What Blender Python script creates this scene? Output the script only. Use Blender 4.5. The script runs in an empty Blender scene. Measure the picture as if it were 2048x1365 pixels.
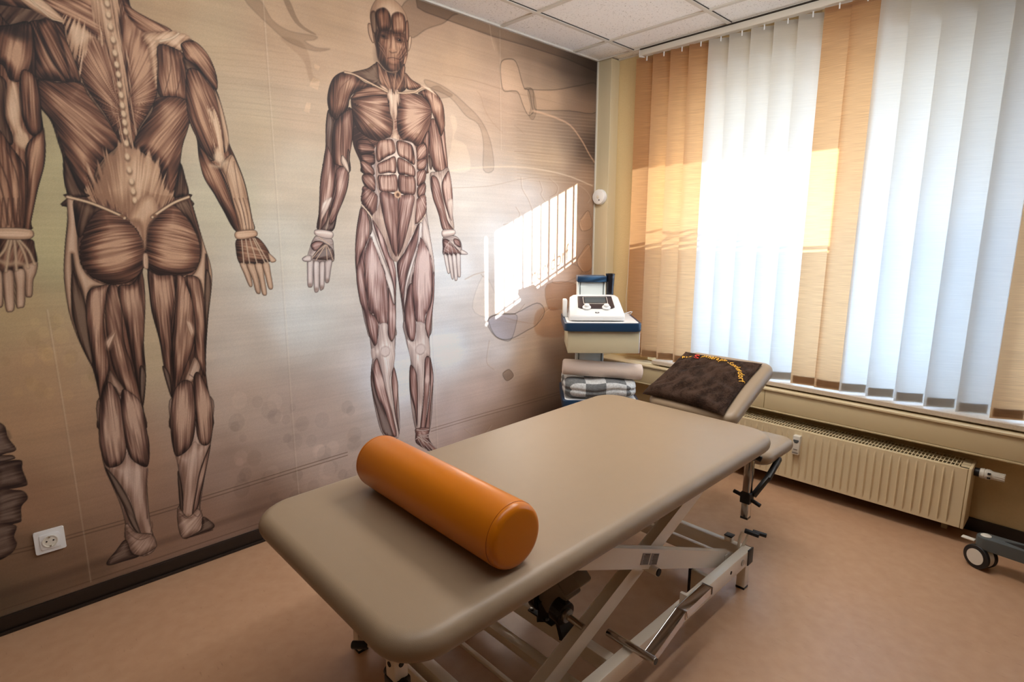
import bpy, bmesh, math, random
import numpy as np
from mathutils import Vector, Matrix
random.seed(7)
D = bpy.data; SC = bpy.context.scene; COL = SC.collection
PI = math.pi

# ------------------------------------------------------------------ materials
def new_mat(name):
    m = D.materials.new(name); m.use_nodes = True
    nt = m.node_tree
    return m, nt, nt.nodes['Principled BSDF'], nt.nodes['Material Output']
def nd(nt, typ, **kw):
    n = nt.nodes.new(typ)
    for k, v in kw.items():
        if k in n.inputs: n.inputs[k].default_value = v
        else: setattr(n, k, v)
    return n
def lin(c):
    return tuple((x/12.92 if x <= .04045 else ((x+.055)/1.055)**2.4) for x in [v/255 for v in c]) + (1,)
def mat(name, c, rough=.5, metal=0, spec=.5, noise=0, nscale=60, bump=0, bscale=200, coat=0, stretch=None, clamp_dark=None, sheen=0):
    m, nt, b, out = new_mat(name)
    col = lin(c)
    b.inputs['Base Color'].default_value = col
    b.inputs['Roughness'].default_value = rough
    b.inputs['Metallic'].default_value = metal
    b.inputs['Specular IOR Level'].default_value = spec
    b.inputs['Coat Weight'].default_value = coat
    if sheen: b.inputs['Sheen Weight'].default_value = sheen
    tc = nd(nt, 'ShaderNodeTexCoord'); mp = nd(nt, 'ShaderNodeMapping')
    nt.links.new(tc.outputs['Object'], mp.inputs[0])
    if stretch: mp.inputs['Scale'].default_value = stretch
    if noise:
        n = nd(nt, 'ShaderNodeTexNoise', Scale=nscale, Detail=4.0)
        r = nd(nt, 'ShaderNodeMixRGB', blend_type='MIX')
        r.inputs[1].default_value = tuple(x*(1-noise) for x in col[:3])+(1,)
        r.inputs[2].default_value = tuple(min(1, x*(1+noise)) for x in col[:3])+(1,)
        nt.links.new(mp.outputs[0], n.inputs['Vector']); nt.links.new(n.outputs[0], r.inputs[0])
        nt.links.new(r.outputs[0], b.inputs['Base Color'])
    if bump:
        n2 = nd(nt, 'ShaderNodeTexNoise', Scale=bscale, Detail=3.0)
        bp = nd(nt, 'ShaderNodeBump', Strength=bump, Distance=.002)
        nt.links.new(mp.outputs[0], n2.inputs['Vector']); nt.links.new(n2.outputs[0], bp.inputs['Height'])
        nt.links.new(bp.outputs[0], b.inputs['Normal'])
    return m

M = {}
M['plaster'] = mat('rough_plaster', (214,190,142), .9, noise=.06, nscale=90, bump=.9, bscale=130)
M['wallplain'] = mat('plain_wall', (226,220,208), .9, bump=.3, bscale=120)
M['walldim'] = mat('ochre_wall', (150,128,102), .9, bump=.3, bscale=120)
M['casing'] = mat('casing_board', (206,192,158), .55)
M['cream'] = mat('cream_enamel', (222,204,166), .35)
M['duct'] = mat('duct_enamel', (208,190,150), .45)
M['baseb'] = mat('dark_baseboard', (34,23,16), .45)
M['white'] = mat('white_plastic', (232,232,230), .35)
M['offwhite'] = mat('offwhite_plastic', (222,216,202), .4)
M['black'] = mat('black_rubber', (22,22,24), .45)
M['blackgloss'] = mat('black_plastic', (24,24,30), .25)
M['navy'] = mat('navy_plastic', (24,54,82), .35)
M['chrome'] = mat('chrome', (196,190,184), .14, metal=1)
M['steel'] = mat('brushed_steel', (176,170,160), .3, metal=1)
M['frame'] = mat('cream_powder_coat', (230,216,194), .3, coat=.3)
M['pad'] = mat('taupe_vinyl', (154,133,108), .42, noise=.03, nscale=25, bump=.12, bscale=700)
M['orange'] = mat('orange_vinyl', (206,116,0), .32, bump=.06, bscale=500)
M['orange2'] = mat('orange_vinyl_seam', (150,66,10), .5)
M['motor'] = mat('grey_motor_housing', (126,114,98), .45)
M['greyblue'] = mat('slate_plastic', (80,86,86), .5)
M['alu'] = mat('white_column_profile', (220,228,226), .4)
M['groove'] = mat('grey_groove', (96,104,104), .6)
M['screenfr'] = mat('brown_black_bezel', (62,52,54), .3)
M['screen'] = mat('dark_lcd', (84,88,88), .2)
M['towelw'] = mat('cream_fleece', (226,206,190), .95, noise=.05, nscale=300, bump=.5, bscale=500, sheen=.3)
def chenille():
    m, nt, b, out = new_mat('brown_chenille')
    tc = nd(nt, 'ShaderNodeTexCoord')
    def noise(scale, st, rot, det=4.0):
        mp = nd(nt, 'ShaderNodeMapping'); mp.inputs['Scale'].default_value = st; mp.inputs['Rotation'].default_value = rot
        n = nd(nt, 'ShaderNodeTexNoise', Scale=scale, Detail=det, Roughness=.65); nt.links.new(tc.outputs['Object'], mp.inputs[0]); nt.links.new(mp.outputs[0], n.inputs['Vector']); return n
    n1 = noise(22, (1, .45, 1), (0, 0, .5)); n2 = noise(330, (1, .18, .6), (0, 0, .1), 2.0); n3 = noise(330, (.2, 1, .6), (0, 0, .1), 2.0)
    ad = nd(nt, 'ShaderNodeMath', operation='ADD'); nt.links.new(n2.outputs[0], ad.inputs[0]); nt.links.new(n3.outputs[0], ad.inputs[1])
    mu = nd(nt, 'ShaderNodeMath', operation='MULTIPLY_ADD'); nt.links.new(ad.outputs[0], mu.inputs[0]); mu.inputs[1].default_value = .45; nt.links.new(n1.outputs[0], mu.inputs[2])
    cr = nd(nt, 'ShaderNodeValToRGB'); e = cr.color_ramp.elements; e[0].position = .68; e[0].color = lin((34,24,19)); e[1].position = 1.12 if False else 1.0; e[1].color = lin((68,51,41)); x = e.new(.9); x.color = lin((50,36,28))
    nt.links.new(mu.outputs[0], cr.inputs[0]); nt.links.new(cr.outputs[0], b.inputs['Base Color']); b.inputs['Roughness'].default_value = .95; b.inputs['Specular IOR Level'].default_value = .15
    bp = nd(nt, 'ShaderNodeBump', Strength=.9, Distance=.004); nt.links.new(mu.outputs[0], bp.inputs['Height']); nt.links.new(bp.outputs[0], b.inputs['Normal']); return m
M['cushion'] = chenille()
M['gold'] = mat('gold_thread', (232,172,40), .6)
M['red'] = mat('red_thread', (206,44,22), .6)
M['sill'] = mat('speckled_sill', (206,190,170), .35, noise=.18, nscale=160)
M['wframe'] = mat('window_frame_plastic', (232,234,234), .4)
M['letter'] = mat('window_lettering_vinyl', (70,74,84), .6)
M['logo'] = mat('dark_print', (60,60,64), .6)
M['sticker'] = mat('sticker_paper', (150,140,132), .6)
M['print'] = mat('sticker_print', (74,66,64), .7)
M['galv'] = mat('zinc_bolt', (170,168,160), .35, metal=1)
M['darkin'] = mat('dark_interior', (40,34,28), .8)

def floor_mat():
    m, nt, b, out = new_mat('linoleum')
    tc = nd(nt, 'ShaderNodeTexCoord'); mp = nd(nt, 'ShaderNodeMapping'); mp.inputs['Scale'].default_value = (1,1,1)
    mp.inputs['Rotation'].default_value = (0,0,.75)
    mp2 = nd(nt, 'ShaderNodeMapping'); mp2.inputs['Scale'].default_value = (1,5,1); mp2.inputs['Rotation'].default_value = (0,0,.35)
    nt.links.new(tc.outputs['Object'], mp.inputs[0]); nt.links.new(tc.outputs['Object'], mp2.inputs[0])
    n1 = nd(nt, 'ShaderNodeTexNoise', Scale=22.0, Detail=6.0)
    n2 = nd(nt, 'ShaderNodeTexNoise', Scale=28.0, Detail=3.0)
    nt.links.new(mp.outputs[0], n1.inputs['Vector']); nt.links.new(mp2.outputs[0], n2.inputs['Vector'])
    r = nd(nt, 'ShaderNodeMixRGB'); r.inputs[1].default_value = lin((177,137,105)); r.inputs[2].default_value = lin((198,160,128))
    nt.links.new(n1.outputs[0], r.inputs[0])
    cr = nd(nt, 'ShaderNodeValToRGB'); cr.color_ramp.elements[0].position = .66; cr.color_ramp.elements[1].position = .78
    cr.color_ramp.elements[0].color = (1,1,1,1); cr.color_ramp.elements[1].color = (.72,.68,.66,1)
    nt.links.new(n2.outputs[0], cr.inputs[0])
    mu = nd(nt, 'ShaderNodeMixRGB', blend_type='MULTIPLY'); mu.inputs[0].default_value = .8
    nt.links.new(r.outputs[0], mu.inputs[1]); nt.links.new(cr.outputs[0], mu.inputs[2])
    nt.links.new(mu.outputs[0], b.inputs['Base Color'])
    b.inputs['Roughness'].default_value = .3; b.inputs['Specular IOR Level'].default_value = .5
    bp = nd(nt, 'ShaderNodeBump', Strength=.06, Distance=.002)
    nt.links.new(n1.outputs[0], bp.inputs['Height']); nt.links.new(bp.outputs[0], b.inputs['Normal'])
    return m
M['floor'] = floor_mat()
def tile_mat():
    m, nt, b, out = new_mat('mineral_fibre_tile')
    tc = nd(nt, 'ShaderNodeTexCoord')
    v = nd(nt, 'ShaderNodeTexNoise', Scale=110.0, Detail=5.0, Roughness=.75)
    cr = nd(nt, 'ShaderNodeValToRGB'); e = cr.color_ramp.elements
    e[0].position = .33; e[0].color = lin((150,144,134)); e[1].position = .42; e[1].color = lin((248,246,241))
    nt.links.new(tc.outputs['Object'], v.inputs['Vector']); nt.links.new(v.outputs[0], cr.inputs[0])
    nt.links.new(cr.outputs[0], b.inputs['Base Color']); b.inputs['Roughness'].default_value = .95
    return m
M['tile'] = tile_mat()
M['tgrid'] = mat('ceiling_grid_enamel', (214,208,196), .5)
M['gap'] = mat('shadow_gap', (60,52,44), .9)

def slat_mat(name, cd, ct, tr, amp):
    m, nt, b, out = new_mat(name); nt.nodes.remove(b)
    tc = nd(nt, 'ShaderNodeTexCoord'); mp = nd(nt, 'ShaderNodeMapping'); mp.inputs['Scale'].default_value = (9,9,520)
    nt.links.new(tc.outputs['Object'], mp.inputs[0])
    n = nd(nt, 'ShaderNodeTexNoise', Scale=1.0, Detail=3.0); nt.links.new(mp.outputs[0], n.inputs['Vector'])
    cr = nd(nt, 'ShaderNodeValToRGB'); e = cr.color_ramp.elements
    e[0].position = .3; e[0].color = (1-amp,)*3+(1,); e[1].position = .7; e[1].color = (1,1,1,1)
    nt.links.new(n.outputs[0], cr.inputs[0])
    a = nd(nt, 'ShaderNodeMixRGB', blend_type='MULTIPLY'); a.inputs[0].default_value = 1; a.inputs[1].default_value = lin(cd)
    t = nd(nt, 'ShaderNodeMixRGB', blend_type='MULTIPLY'); t.inputs[0].default_value = 1; t.inputs[1].default_value = lin(ct)
    nt.links.new(cr.outputs[0], a.inputs[2]); nt.links.new(cr.outputs[0], t.inputs[2])
    d = nd(nt, 'ShaderNodeBsdfDiffuse'); tl = nd(nt, 'ShaderNodeBsdfTranslucent'); mx = nd(nt, 'ShaderNodeMixShader', Fac=tr)
    nt.links.new(a.outputs[0], d.inputs[0]); nt.links.new(t.outputs[0], tl.inputs[0])
    nt.links.new(d.outputs[0], mx.inputs[1]); nt.links.new(tl.outputs[0], mx.inputs[2]); nt.links.new(mx.outputs[0], out.inputs[0])
    return m
M['slat_tan'] = slat_mat('tan_blind_fabric', (196,154,112), (230,184,134), .58, .28)
M['slat_white'] = slat_mat('white_blind_fabric', (214,208,196), (226,224,218), .58, .09)
def film_mat():
    m, nt, b, out = new_mat('frosted_window_film'); nt.nodes.remove(b)
    tl = nd(nt, 'ShaderNodeBsdfTranslucent'); tl.inputs[0].default_value = (.62,.70,.80,1)
    nt.links.new(tl.outputs[0], out.inputs[0]); return m
M['film'] = film_mat()
def glass_mat():
    m, nt, b, out = new_mat('clear_glass'); nt.nodes.remove(b)
    t = nd(nt, 'ShaderNodeBsdfTransparent'); g = nd(nt, 'ShaderNodeBsdfGlossy', Roughness=.02); mx = nd(nt, 'ShaderNodeMixShader', Fac=.06)
    t.inputs[0].default_value = (.96,.98,.97,1)
    nt.links.new(t.outputs[0], mx.inputs[1]); nt.links.new(g.outputs[0], mx.inputs[2]); nt.links.new(mx.outputs[0], out.inputs[0]); return m
M['glass'] = glass_mat()
def blanket_mat():
    m, nt, b, out = new_mat('checked_fleece')
    tc = nd(nt, 'ShaderNodeTexCoord'); mp = nd(nt, 'ShaderNodeMapping'); mp.inputs['Location'].default_value = (.085,.3,.055); mp.inputs['Scale'].default_value = (1,1,1)
    nt.links.new(tc.outputs['Object'], mp.inputs[0])
    ch = nd(nt, 'ShaderNodeTexChecker', Scale=8.6); ch.inputs[1].default_value = lin((205,206,204)); ch.inputs[2].default_value = lin((112,114,114))
    nt.links.new(mp.outputs[0], ch.inputs[0])
    n = nd(nt, 'ShaderNodeTexNoise', Scale=120.0, Detail=4.0); nt.links.new(tc.outputs['Object'], n.inputs[0])
    cr = nd(nt, 'ShaderNodeValToRGB'); cr.color_ramp.elements[0].color = (.6,.6,.6,1); cr.color_ramp.elements[0].position = .3; cr.color_ramp.elements[1].position = .62
    nt.links.new(n.outputs[0], cr.inputs[0])
    mu = nd(nt, 'ShaderNodeMixRGB', blend_type='MULTIPLY'); mu.inputs[0].default_value = .8
    nt.links.new(ch.outputs[0], mu.inputs[1]); nt.links.new(cr.outputs[0], mu.inputs[2]); nt.links.new(mu.outputs[0], b.inputs['Base Color'])
    b.inputs['Roughness'].default_value = .95
    bp = nd(nt, 'ShaderNodeBump', Strength=.5, Distance=.003); nt.links.new(n.outputs[0], bp.inputs['Height']); nt.links.new(bp.outputs[0], b.inputs['Normal'])
    return m
M['blanket'] = blanket_mat()

# ------------------------------------------------------------------ mesh helpers
class MB:
    def __init__(s): s.bm = bmesh.new()
    def box(s, lo, hi, mtx=None, bevel=0, seg=2):
        c = [(a+b)/2 for a, b in zip(lo, hi)]; d = [abs(b-a) for a, b in zip(lo, hi)]
        r = bmesh.ops.create_cube(s.bm, size=1); vs = r['verts']
        for v in vs: v.co = Vector((v.co.x*d[0]+c[0], v.co.y*d[1]+c[1], v.co.z*d[2]+c[2]))
        if mtx is not None:
            for v in vs: v.co = mtx @ v.co
        if bevel:
            es = list({e for v in vs for e in v.link_edges})
            bmesh.ops.bevel(s.bm, geom=es, offset=bevel, segments=seg, affect='EDGES', profile=.5)
        return s
    def beam(s, p0, p1, w, h, bevel=.003, up=(0,0,1)):
        # rectangular tube from p0 to p1; w = across (horizontal), h = in the plane of up
        p0 = Vector(p0); p1 = Vector(p1); d = (p1-p0); L = d.length; d.normalize()
        up = Vector(up); side = d.cross(up)
        if side.length < 1e-5: side = Vector((1,0,0))
        side.normalize(); u = side.cross(d)
        mt = Matrix((side, d, u)).transposed().to_4x4(); mt.translation = (p0+p1)/2
        return s.box((-w/2,-L/2,-h/2), (w/2,L/2,h/2), mt, bevel)
    def cyl(s, p0, p1, r, seg=24, r2=None, bevel=0):
        p0 = Vector(p0); p1 = Vector(p1); d = p1-p0
        q = Vector((0,0,1)).rotation_difference(d.normalized()).to_matrix().to_4x4(); q.translation = (p0+p1)/2
        res = bmesh.ops.create_cone(s.bm, cap_ends=True, segments=seg, radius1=r, radius2=r if r2 is None else r2, depth=d.length, matrix=q)
        if bevel:
            es = list({e for v in res['verts'] for e in v.link_edges if any(len(f.verts) > 4 for f in e.link_faces)})
            bmesh.ops.bevel(s.bm, geom=es, offset=bevel, segments=3, affect='EDGES', profile=.5)
        return s
    def lathe(s, prof, mtx=None, seg=48, cap=True):
        # prof: list of (r, z)
        rings = []
        for r, z in prof:
            ring = []
            for i in range(seg):
                a = 2*PI*i/seg; v = Vector((r*math.cos(a), r*math.sin(a), z))
                ring.append(s.bm.verts.new(mtx @ v if mtx is not None else v))
            rings.append(ring)
        for a, b in zip(rings, rings[1:]):
            for i in range(seg):
                s.bm.faces.new((a[i], a[(i+1) % seg], b[(i+1) % seg], b[i]))
        if cap:
            s.bm.faces.new(list(reversed(rings[0]))); s.bm.faces.new(rings[-1])
        return s
    def tube(s, pts, r, seg=12):
        pts = [Vector(p) for p in pts]; rings = []; side = None
        for i, p in enumerate(pts):
            d = (pts[min(i+1, len(pts)-1)]-pts[max(i-1, 0)]).normalized()
            if side is None:
                side = d.cross(Vector((0,0,1)))
                if side.length < 1e-3: side = Vector((1,0,0))
            side = (side-d*side.dot(d)).normalized(); u = d.cross(side)
            rings.append([s.bm.verts.new(p+side*r*math.cos(2*PI*k/seg)+u*r*math.sin(2*PI*k/seg)) for k in range(seg)])
        for a, b in zip(rings, rings[1:]):
            for i in range(seg): s.bm.faces.new((a[i], a[(i+1) % seg], b[(i+1) % seg], b[i]))
        s.bm.faces.new(list(reversed(rings[0]))); s.bm.faces.new(rings[-1])
        return s
    def prism(s, poly, z0, z1, mtx=None, bevel=0):
        # poly in xy, extruded along z
        f = lambda v: (mtx @ Vector(v)) if mtx is not None else Vector(v)
        a = [s.bm.verts.new(f((x, y, z0))) for x, y in poly]; b = [s.bm.verts.new(f((x, y, z1))) for x, y in poly]
        n = len(poly); fs = [s.bm.faces.new(list(reversed(a))), s.bm.faces.new(b)]
        for i in range(n): fs.append(s.bm.faces.new((a[i], a[(i+1) % n], b[(i+1) % n], b[i])))
        if bevel:
            bmesh.ops.bevel(s.bm, geom=list(fs[0].edges)+list(fs[1].edges), offset=bevel, segments=3, affect='EDGES', profile=.5)
        return s
    def build(s, name, m, parent=None, smooth=True, angle=40):
        bmesh.ops.recalc_face_normals(s.bm, faces=s.bm.faces[:])
        me = D.meshes.new(name); s.bm.to_mesh(me); s.bm.free()
        me.materials.append(m if not isinstance(m, str) else M[m])
        if smooth:
            for p in me.polygons: p.use_smooth = True
            me.set_sharp_from_angle(angle=math.radians(angle))
        o = D.objects.new(name, me); COL.objects.link(o)
        if parent is not None: o.parent = parent
        return o
def thing(name, label, cat, loc=(0,0,0), rz=0, group=None):
    o = D.objects.new(name, None); COL.objects.link(o); o.location = loc; o.rotation_euler = (0,0,rz); o.empty_display_size = .05
    o['label'] = label; o['category'] = cat
    if group: o['group'] = group
    return o
def tag(o, label, cat, group=None):
    o['label'] = label; o['category'] = cat
    if group: o['group'] = group
    return o
def struct(o): o['kind'] = 'structure'; return o
def rrect(w, h, r, seg=8):
    pts = []
    for cx, cy, a0 in ((w/2-r, h/2-r, 0), (-w/2+r, h/2-r, 90), (-w/2+r, -h/2+r, 180), (w/2-r, -h/2+r, 270)):
        for i in range(seg+1):
            a = math.radians(a0+90*i/seg); pts.append((cx+r*math.cos(a), cy+r*math.sin(a)))
    return pts
def pad_mb(w, l, t, rc, mtx=None, dome=.004, er=None, bot_in=.012):
    """upholstered slab centred on xy, top at z=0, bottom at -t; rounded edges"""
    mb = MB(); er = er or t*.5; rings = []
    prof = []
    for i in range(7):                                   # top quarter round
        a = PI/2*i/6; prof.append((er*(1-math.sin(a)), -er*(1-math.cos(a))))
    prof = [(er*(1-math.sin(PI/2*i/6)), -er*(1-math.cos(PI/2*i/6))) for i in range(7)]
    er2 = t-er
    prof += [(bot_in*(1-math.cos(PI/2*i/5)), -er-er2*math.sin(PI/2*i/5)) for i in range(1, 6)]
    tops = []
    for k in (.55, .3, .12): tops.append((k*min(w, l)*.5+er, dome*min(1, k*2.2)))
    allp = tops+prof
    for ins, z in allp:
        r = max(.004, rc-ins*.6); poly = rrect(w-2*ins, l-2*ins, min(r, (min(w, l)-2*ins)*.49))
        ring = [mb.bm.verts.new((mtx @ Vector((x, y, z))) if mtx is not None else Vector((x, y, z))) for x, y in poly]
        rings.append(ring)
    n = len(rings[0])
    for a, b in zip(rings, rings[1:]):
        for i in range(n): mb.bm.faces.new((a[i], a[(i+1) % n], b[(i+1) % n], b[i]))
    mb.bm.faces.new(rings[0]); mb.bm.faces.new(list(reversed(rings[-1])))
    return mb
# ------------------------------------------------------------------ room shell
CE = 2.5; XR = 3.7; YB = -4.3
struct(MB().box((-.2, YB-.1, -.1), (XR+.1, .1, 0)).build('floor', 'floor', smooth=False))
struct(MB().box((-.15, YB-.1, 0), (-.003, .1, CE+.2)).build('wall_left', 'wallplain', smooth=False))
struct(MB().box((XR, YB-.1, 0), (XR+.15, .1, CE+.2)).build('wall_right', 'walldim', smooth=False))
struct(MB().box((-.15, YB-.2, 0), (XR+.15, YB-.1, CE+.2)).build('wall_back', 'walldim', smooth=False))
# window wall: plaster with two openings
OX0, OX1, OX2, OX3 = .42, 2.09, 2.20, 3.5; OZ0, OZ1 = .54, 2.27; WY0, WY1 = .10, .40
w = MB()
w.box((-.15, WY0, 0), (OX0, WY1, CE+.2)); w.box((OX0, WY0, 0), (OX3, WY1, OZ0)); w.box((OX0, WY0, OZ1), (OX3, WY1, CE+.2))
w.box((OX3, WY0, 0), (XR+.15, WY1, CE+.2))
struct(w.build('wall_window', 'plaster', smooth=False))
# ceiling: one slab of tiles with the exposed grid as its part
ce = struct(MB().box((-.15, YB-.1, CE+.006), (XR+.1, .12, CE+.08)).build('ceiling', 'tile', smooth=False))
g = MB()
GX = [.278+.6265*i for i in range(-0, 6)]; GY = [-.25-.6175*i for i in range(0, 7)]
for x in GX: g.box((x-.012, YB-.1, CE-.002), (x+.012, -.006, CE+.0058))
xs = [0]+GX+[XR]
for y in GY:
    for a, b in zip(xs, xs[1:]): g.box((a+.0135, y-.012, CE-.001), (b-.0135, y+.012, CE+.0058))
g.box((0, YB-.1, CE-.004), (.014, .0, CE+.0058)); g.box((0, -.006, CE-.003), (XR, .004, CE+.0058))
g.box((.112, .082, CE-.003), (XR, .1, CE+.0058))
struct(g.build('grid_rail', 'tgrid', ce, smooth=False))
g = MB()
for y in GY: g.box((.014, y+.012, CE+.001), (XR, y+.0145, CE+.0062))
for x in GX: g.box((x+.012, YB, CE+.001), (x+.0135, -.006, CE+.0062))
struct(g.build('shadow_gap', 'gap', ce, smooth=False))
# pipe casing in the corner
pc = MB().box((0, .012, 0), (.11, .1, CE), bevel=.002).build('trim_1', 'casing', smooth=False); struct(pc)
struct(MB().box((-.001, .002, .065), (.007, .012, CE)).build('edge_strip', 'offwhite', pc, smooth=False))
# baseboards
b = MB().box((0, YB-.1, 0), (.012, .0, .062), bevel=.002); b.box((.012, YB-.1, 0), (.022, 0, .012), bevel=.003)
struct(b.build('baseboard_left', 'baseb'))
b = MB().box((.112, .086, 0), (XR, .1, .062), bevel=.002)
struct(b.build('baseboard_window', 'baseb'))
# unseen slab added outside to keep sun off the upper blind
struct(MB().box((-1.5, .41, 2.12), (6, .77, 2.34)).build('sun_mask_slab', 'wallplain', smooth=False))
struct(MB().box((-6, .42, -.5), (12, 14, -.4)).build('floor_outside', mat('paving', (150,146,140), .9), smooth=False))
# windows
def window(n, x0, x1, film_top):
    e = D.objects.new('window_%d' % n, None); COL.objects.link(e); e.location = ((x0+x1)/2, .3, OZ0); struct(e)
    def P(mb, name, m, smooth=False):
        o = mb.build(name, m, None, smooth); o.parent = e; o.location = -e.location; return o
    f = MB(); y0, y1 = .28, .34
    f.box((x0, y0, OZ0), (x0+.07, y1, OZ1), bevel=.004); f.box((x1-.07, y0, OZ0), (x1, y1, OZ1), bevel=.004)
    f.box((x0+.07, y0, OZ0), (x1-.07, y1, OZ0+.09), bevel=.004); f.box((x0+.07, y0, OZ1-.08), (x1-.07, y1, OZ1), bevel=.004)
    P(f, 'window_frame', 'wframe')
    P(MB().box((x0+.07, .308, OZ0+.09), (x1-.07, .312, OZ1-.08)), 'pane', 'glass')
    P(MB().box((x0+.072, .3055, OZ0+.09), (x1-.072, .3065, film_top)), 'privacy_film', 'film')
    return e, P
e1, P1 = window(1, OX0, OX1, 1.412)
m_ = MB().box((OX0+.072, .3035, 1.424), (OX1-.072, .3065, 1.442)); P1(m_, 'film_strip', 'film')
e2, P2 = window(2, OX2, OX3, OZ1-.08)  # film added up to the top to block direct sun
struct(MB().box((OX1, .24, OZ0), (OX2, .36, OZ1)).build('trim_2', 'wframe', smooth=False))
# lettering on the outside of the glass
def text_mesh(txt, size=.1, extrude=.0008, off=0):
    cu = D.curves.new('t', 'FONT'); cu.body = txt; cu.size = size; cu.extrude = extrude; cu.resolution_u = 3; cu.offset = off
    o = D.objects.new('t', cu); COL.objects.link(o); bpy.context.view_layer.update()
    me = D.meshes.new_from_object(o.evaluated_get(bpy.context.evaluated_depsgraph_get()))
    D.objects.remove(o); D.curves.remove(cu); return me
me = text_mesh('Sandersdorf', .155)
me.transform(Matrix.Translation((1.62, .314, 1.462)) @ Matrix.Rotation(PI, 4, 'Z') @ Matrix.Rotation(PI/2, 4, 'X')); me.materials.append(M['letter'])
o = D.objects.new('lettering', me); COL.objects.link(o); o.parent = e1; o.location = -e1.location
# sill
s = MB().box((.52, -.012, .542), (XR-.05, .279, .566), bevel=.003); P1(s, 'window_sill', 'sill')

# parapet trunking below the sill
t = thing('cable_trunking', 'long beige cable trunking box on the wall between window sill and radiator', 'cable duct', (1.9, .03, .405))
def TP(mb, name, m, par, smooth=True):
    o = mb.build(name, m, None, smooth); o.parent = par; o.location = -par.location; return o
x = .112
TP(MB().box((x, -.03, .405), (XR, .0995, .530), bevel=.002), 'body', 'duct', t)
TP(MB().box((x, -.046, .521), (XR, .098, .532), bevel=.002), 'top_rim', 'cream', t)
TP(MB().box((x, -.04, .403), (XR, -.028, .412), bevel=.002), 'bottom_rim', 'duct', t)
for a, c in ((x, .334), (.336, 1.266), (1.269, XR)):
    TP(MB().box((a, -.036, .414), (c, -.029, .518), bevel=.0015), 'cover_panel', 'duct', t)

# ------------------------------------------------------------------ vertical blind
vb = thing('vertical_blind', 'vertical window blind with alternating groups of tan and white fabric slats', 'blind', (1.5, .015, CE))
TP(MB().box((.335, -.006, CE-.042), (XR-.02, .038, CE-.008), bevel=.003), 'rail', 'offwhite', vb)
TP(MB().box((.325, -.004, CE-.047), (.345, .04, CE-.006), bevel=.004), 'rail_end_cap', 'white', vb)
TP(MB().box((.335, -.0095, CE-.006), (XR-.02, .036, CE-.001)), 'rail_top_gap', 'gap', vb)
# each slat: fabric sheet hanging from a clip, plate weight in the hem
kinds = 't'*4+'w'*5+'t'*2+'w'*5+'t'*3+'w'*5+'t'*4
WS = .127
def make_slat(kind, phi, x):
    m = 'slat_tan' if kind == 't' else 'slat_white'
    bm = MB(); zt, zb = CE-.05, .574; nx = 6; cols = []
    ph = math.radians(phi)
    for i in range(nx+1):
        u = WS*i/nx; bow = .0025*math.sin(PI*i/nx)
        px, py = u*math.cos(ph)-bow*math.sin(ph), u*math.sin(ph)-bow*math.cos(ph)
        cols.append([bm.bm.verts.new((x+px, py, z)) for z in (zb, 1.2, 1.8, zt)])
    for a, c in zip(cols, cols[1:]):
        for j in range(3): bm.bm.faces.new((a[j], c[j], c[j+1], a[j+1]))
    s = TP(bm, 'slat', m, vb)
    R = Matrix.Translation((x, 0, 0)) @ Matrix.Rotation(ph, 4, 'Z')
    wm = MB().box((.011, .0016, zb+.005), (WS-.008, .0030, zb+.047), R)
    wo = wm.build('plate_weight', 'weight', None, False); wo.parent = s; wo.location = (0,0,0)
    hm = MB().box((.004, .0012, zt-.028), (WS-.004, .0022, zt-.003), R)
    ho = hm.build('hem_holder', 'slat_tan' if kind == 't' else 'weightw', None, False); ho.parent = s
    c = MB().box((WS*.5-.003, -.0045, zt-.018), (WS*.5+.003, .004, CE-.042), R)
    co = c.build('clip', 'white', None, False); co.parent = s
    return s
M['weight'] = mat('hem_weight_plate', (120,98,80), .7)
M['weightw'] = slat_mat('hem_holder_white', (200,180,150), (200,180,150), .45, .05)
x = .308
for k, kind in enumerate(kinds):
    phi = {'t': 27, 'w': 28.5}[kind]
    if k in (9, 10): phi = 9
    phi += random.uniform(-1, 1)
    if x+WS > XR-.02: break
    s = make_slat(kind, phi, x)
    if k == 0: s['label'] = 'outermost tan slat by the corner'
    x += .1195
# pull cord near the corner
pts = [(.262+.012*math.sin(i*.55)*(1-abs(i-10)/12), .075, 1.42-.06*i) for i in range(0, 9)]
ce_ = MB().tube([(.272, .06, CE-.05), (.27, .06, 1.8), (.268, .06, 1.4), (.262, .06, 1.1), (.256, .058, .95), (.262, .058, .86), (.276, .058, .82)], .0012, 6)
TP(ce_, 'pull_cord', 'white', vb)

# ------------------------------------------------------------------ smoke detector, socket
sd = thing('smoke_detector', 'round white smoke detector mounted on the beige corner casing', 'smoke detector', (.052, .012, 1.628))
R = Matrix.Rotation(PI/2, 4, 'X')
MB().lathe([(.03, 0), (.05, 0), (.051, .004), (.051, .022), (.047, .031), (.03, .0345), (.012, .035), (.002, .035)], R).build('housing', 'white', sd)
MB().lathe([(.0095, .0345), (.0115, .0365), (.010, .0375), (.003, .0375)], Matrix.Translation((.002, 0, -.001)) @ R, 24).build('test_button', 'offwhite', sd)
MB().lathe([(.004, .034), (.0045, .0362), (.001, .0364)], Matrix.Translation((.012, 0, -.022)) @ R, 16).build('indicator_lamp', 'darkin', sd)
so = thing('wall_socket', 'white square wall power socket low on the mural wall', 'power socket', (.0005, -3.066, .289))
RY = Matrix.Rotation(PI/2, 4, 'Y')
MB().prism(rrect(.083, .085, .004), 0, .009, RY, .0025).build('cover_plate', 'white', so)
MB().prism(rrect(.056, .056, .006), .009, .0115, RY, .001).build('inner_frame', 'white', so)
MB().lathe([(.0215, .0115), (.022, .0138), (.0195, .0138), (.0185, .0118), (.001, .0118)], RY, 40).build('socket_cup', M['offwhite'], so)
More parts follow.
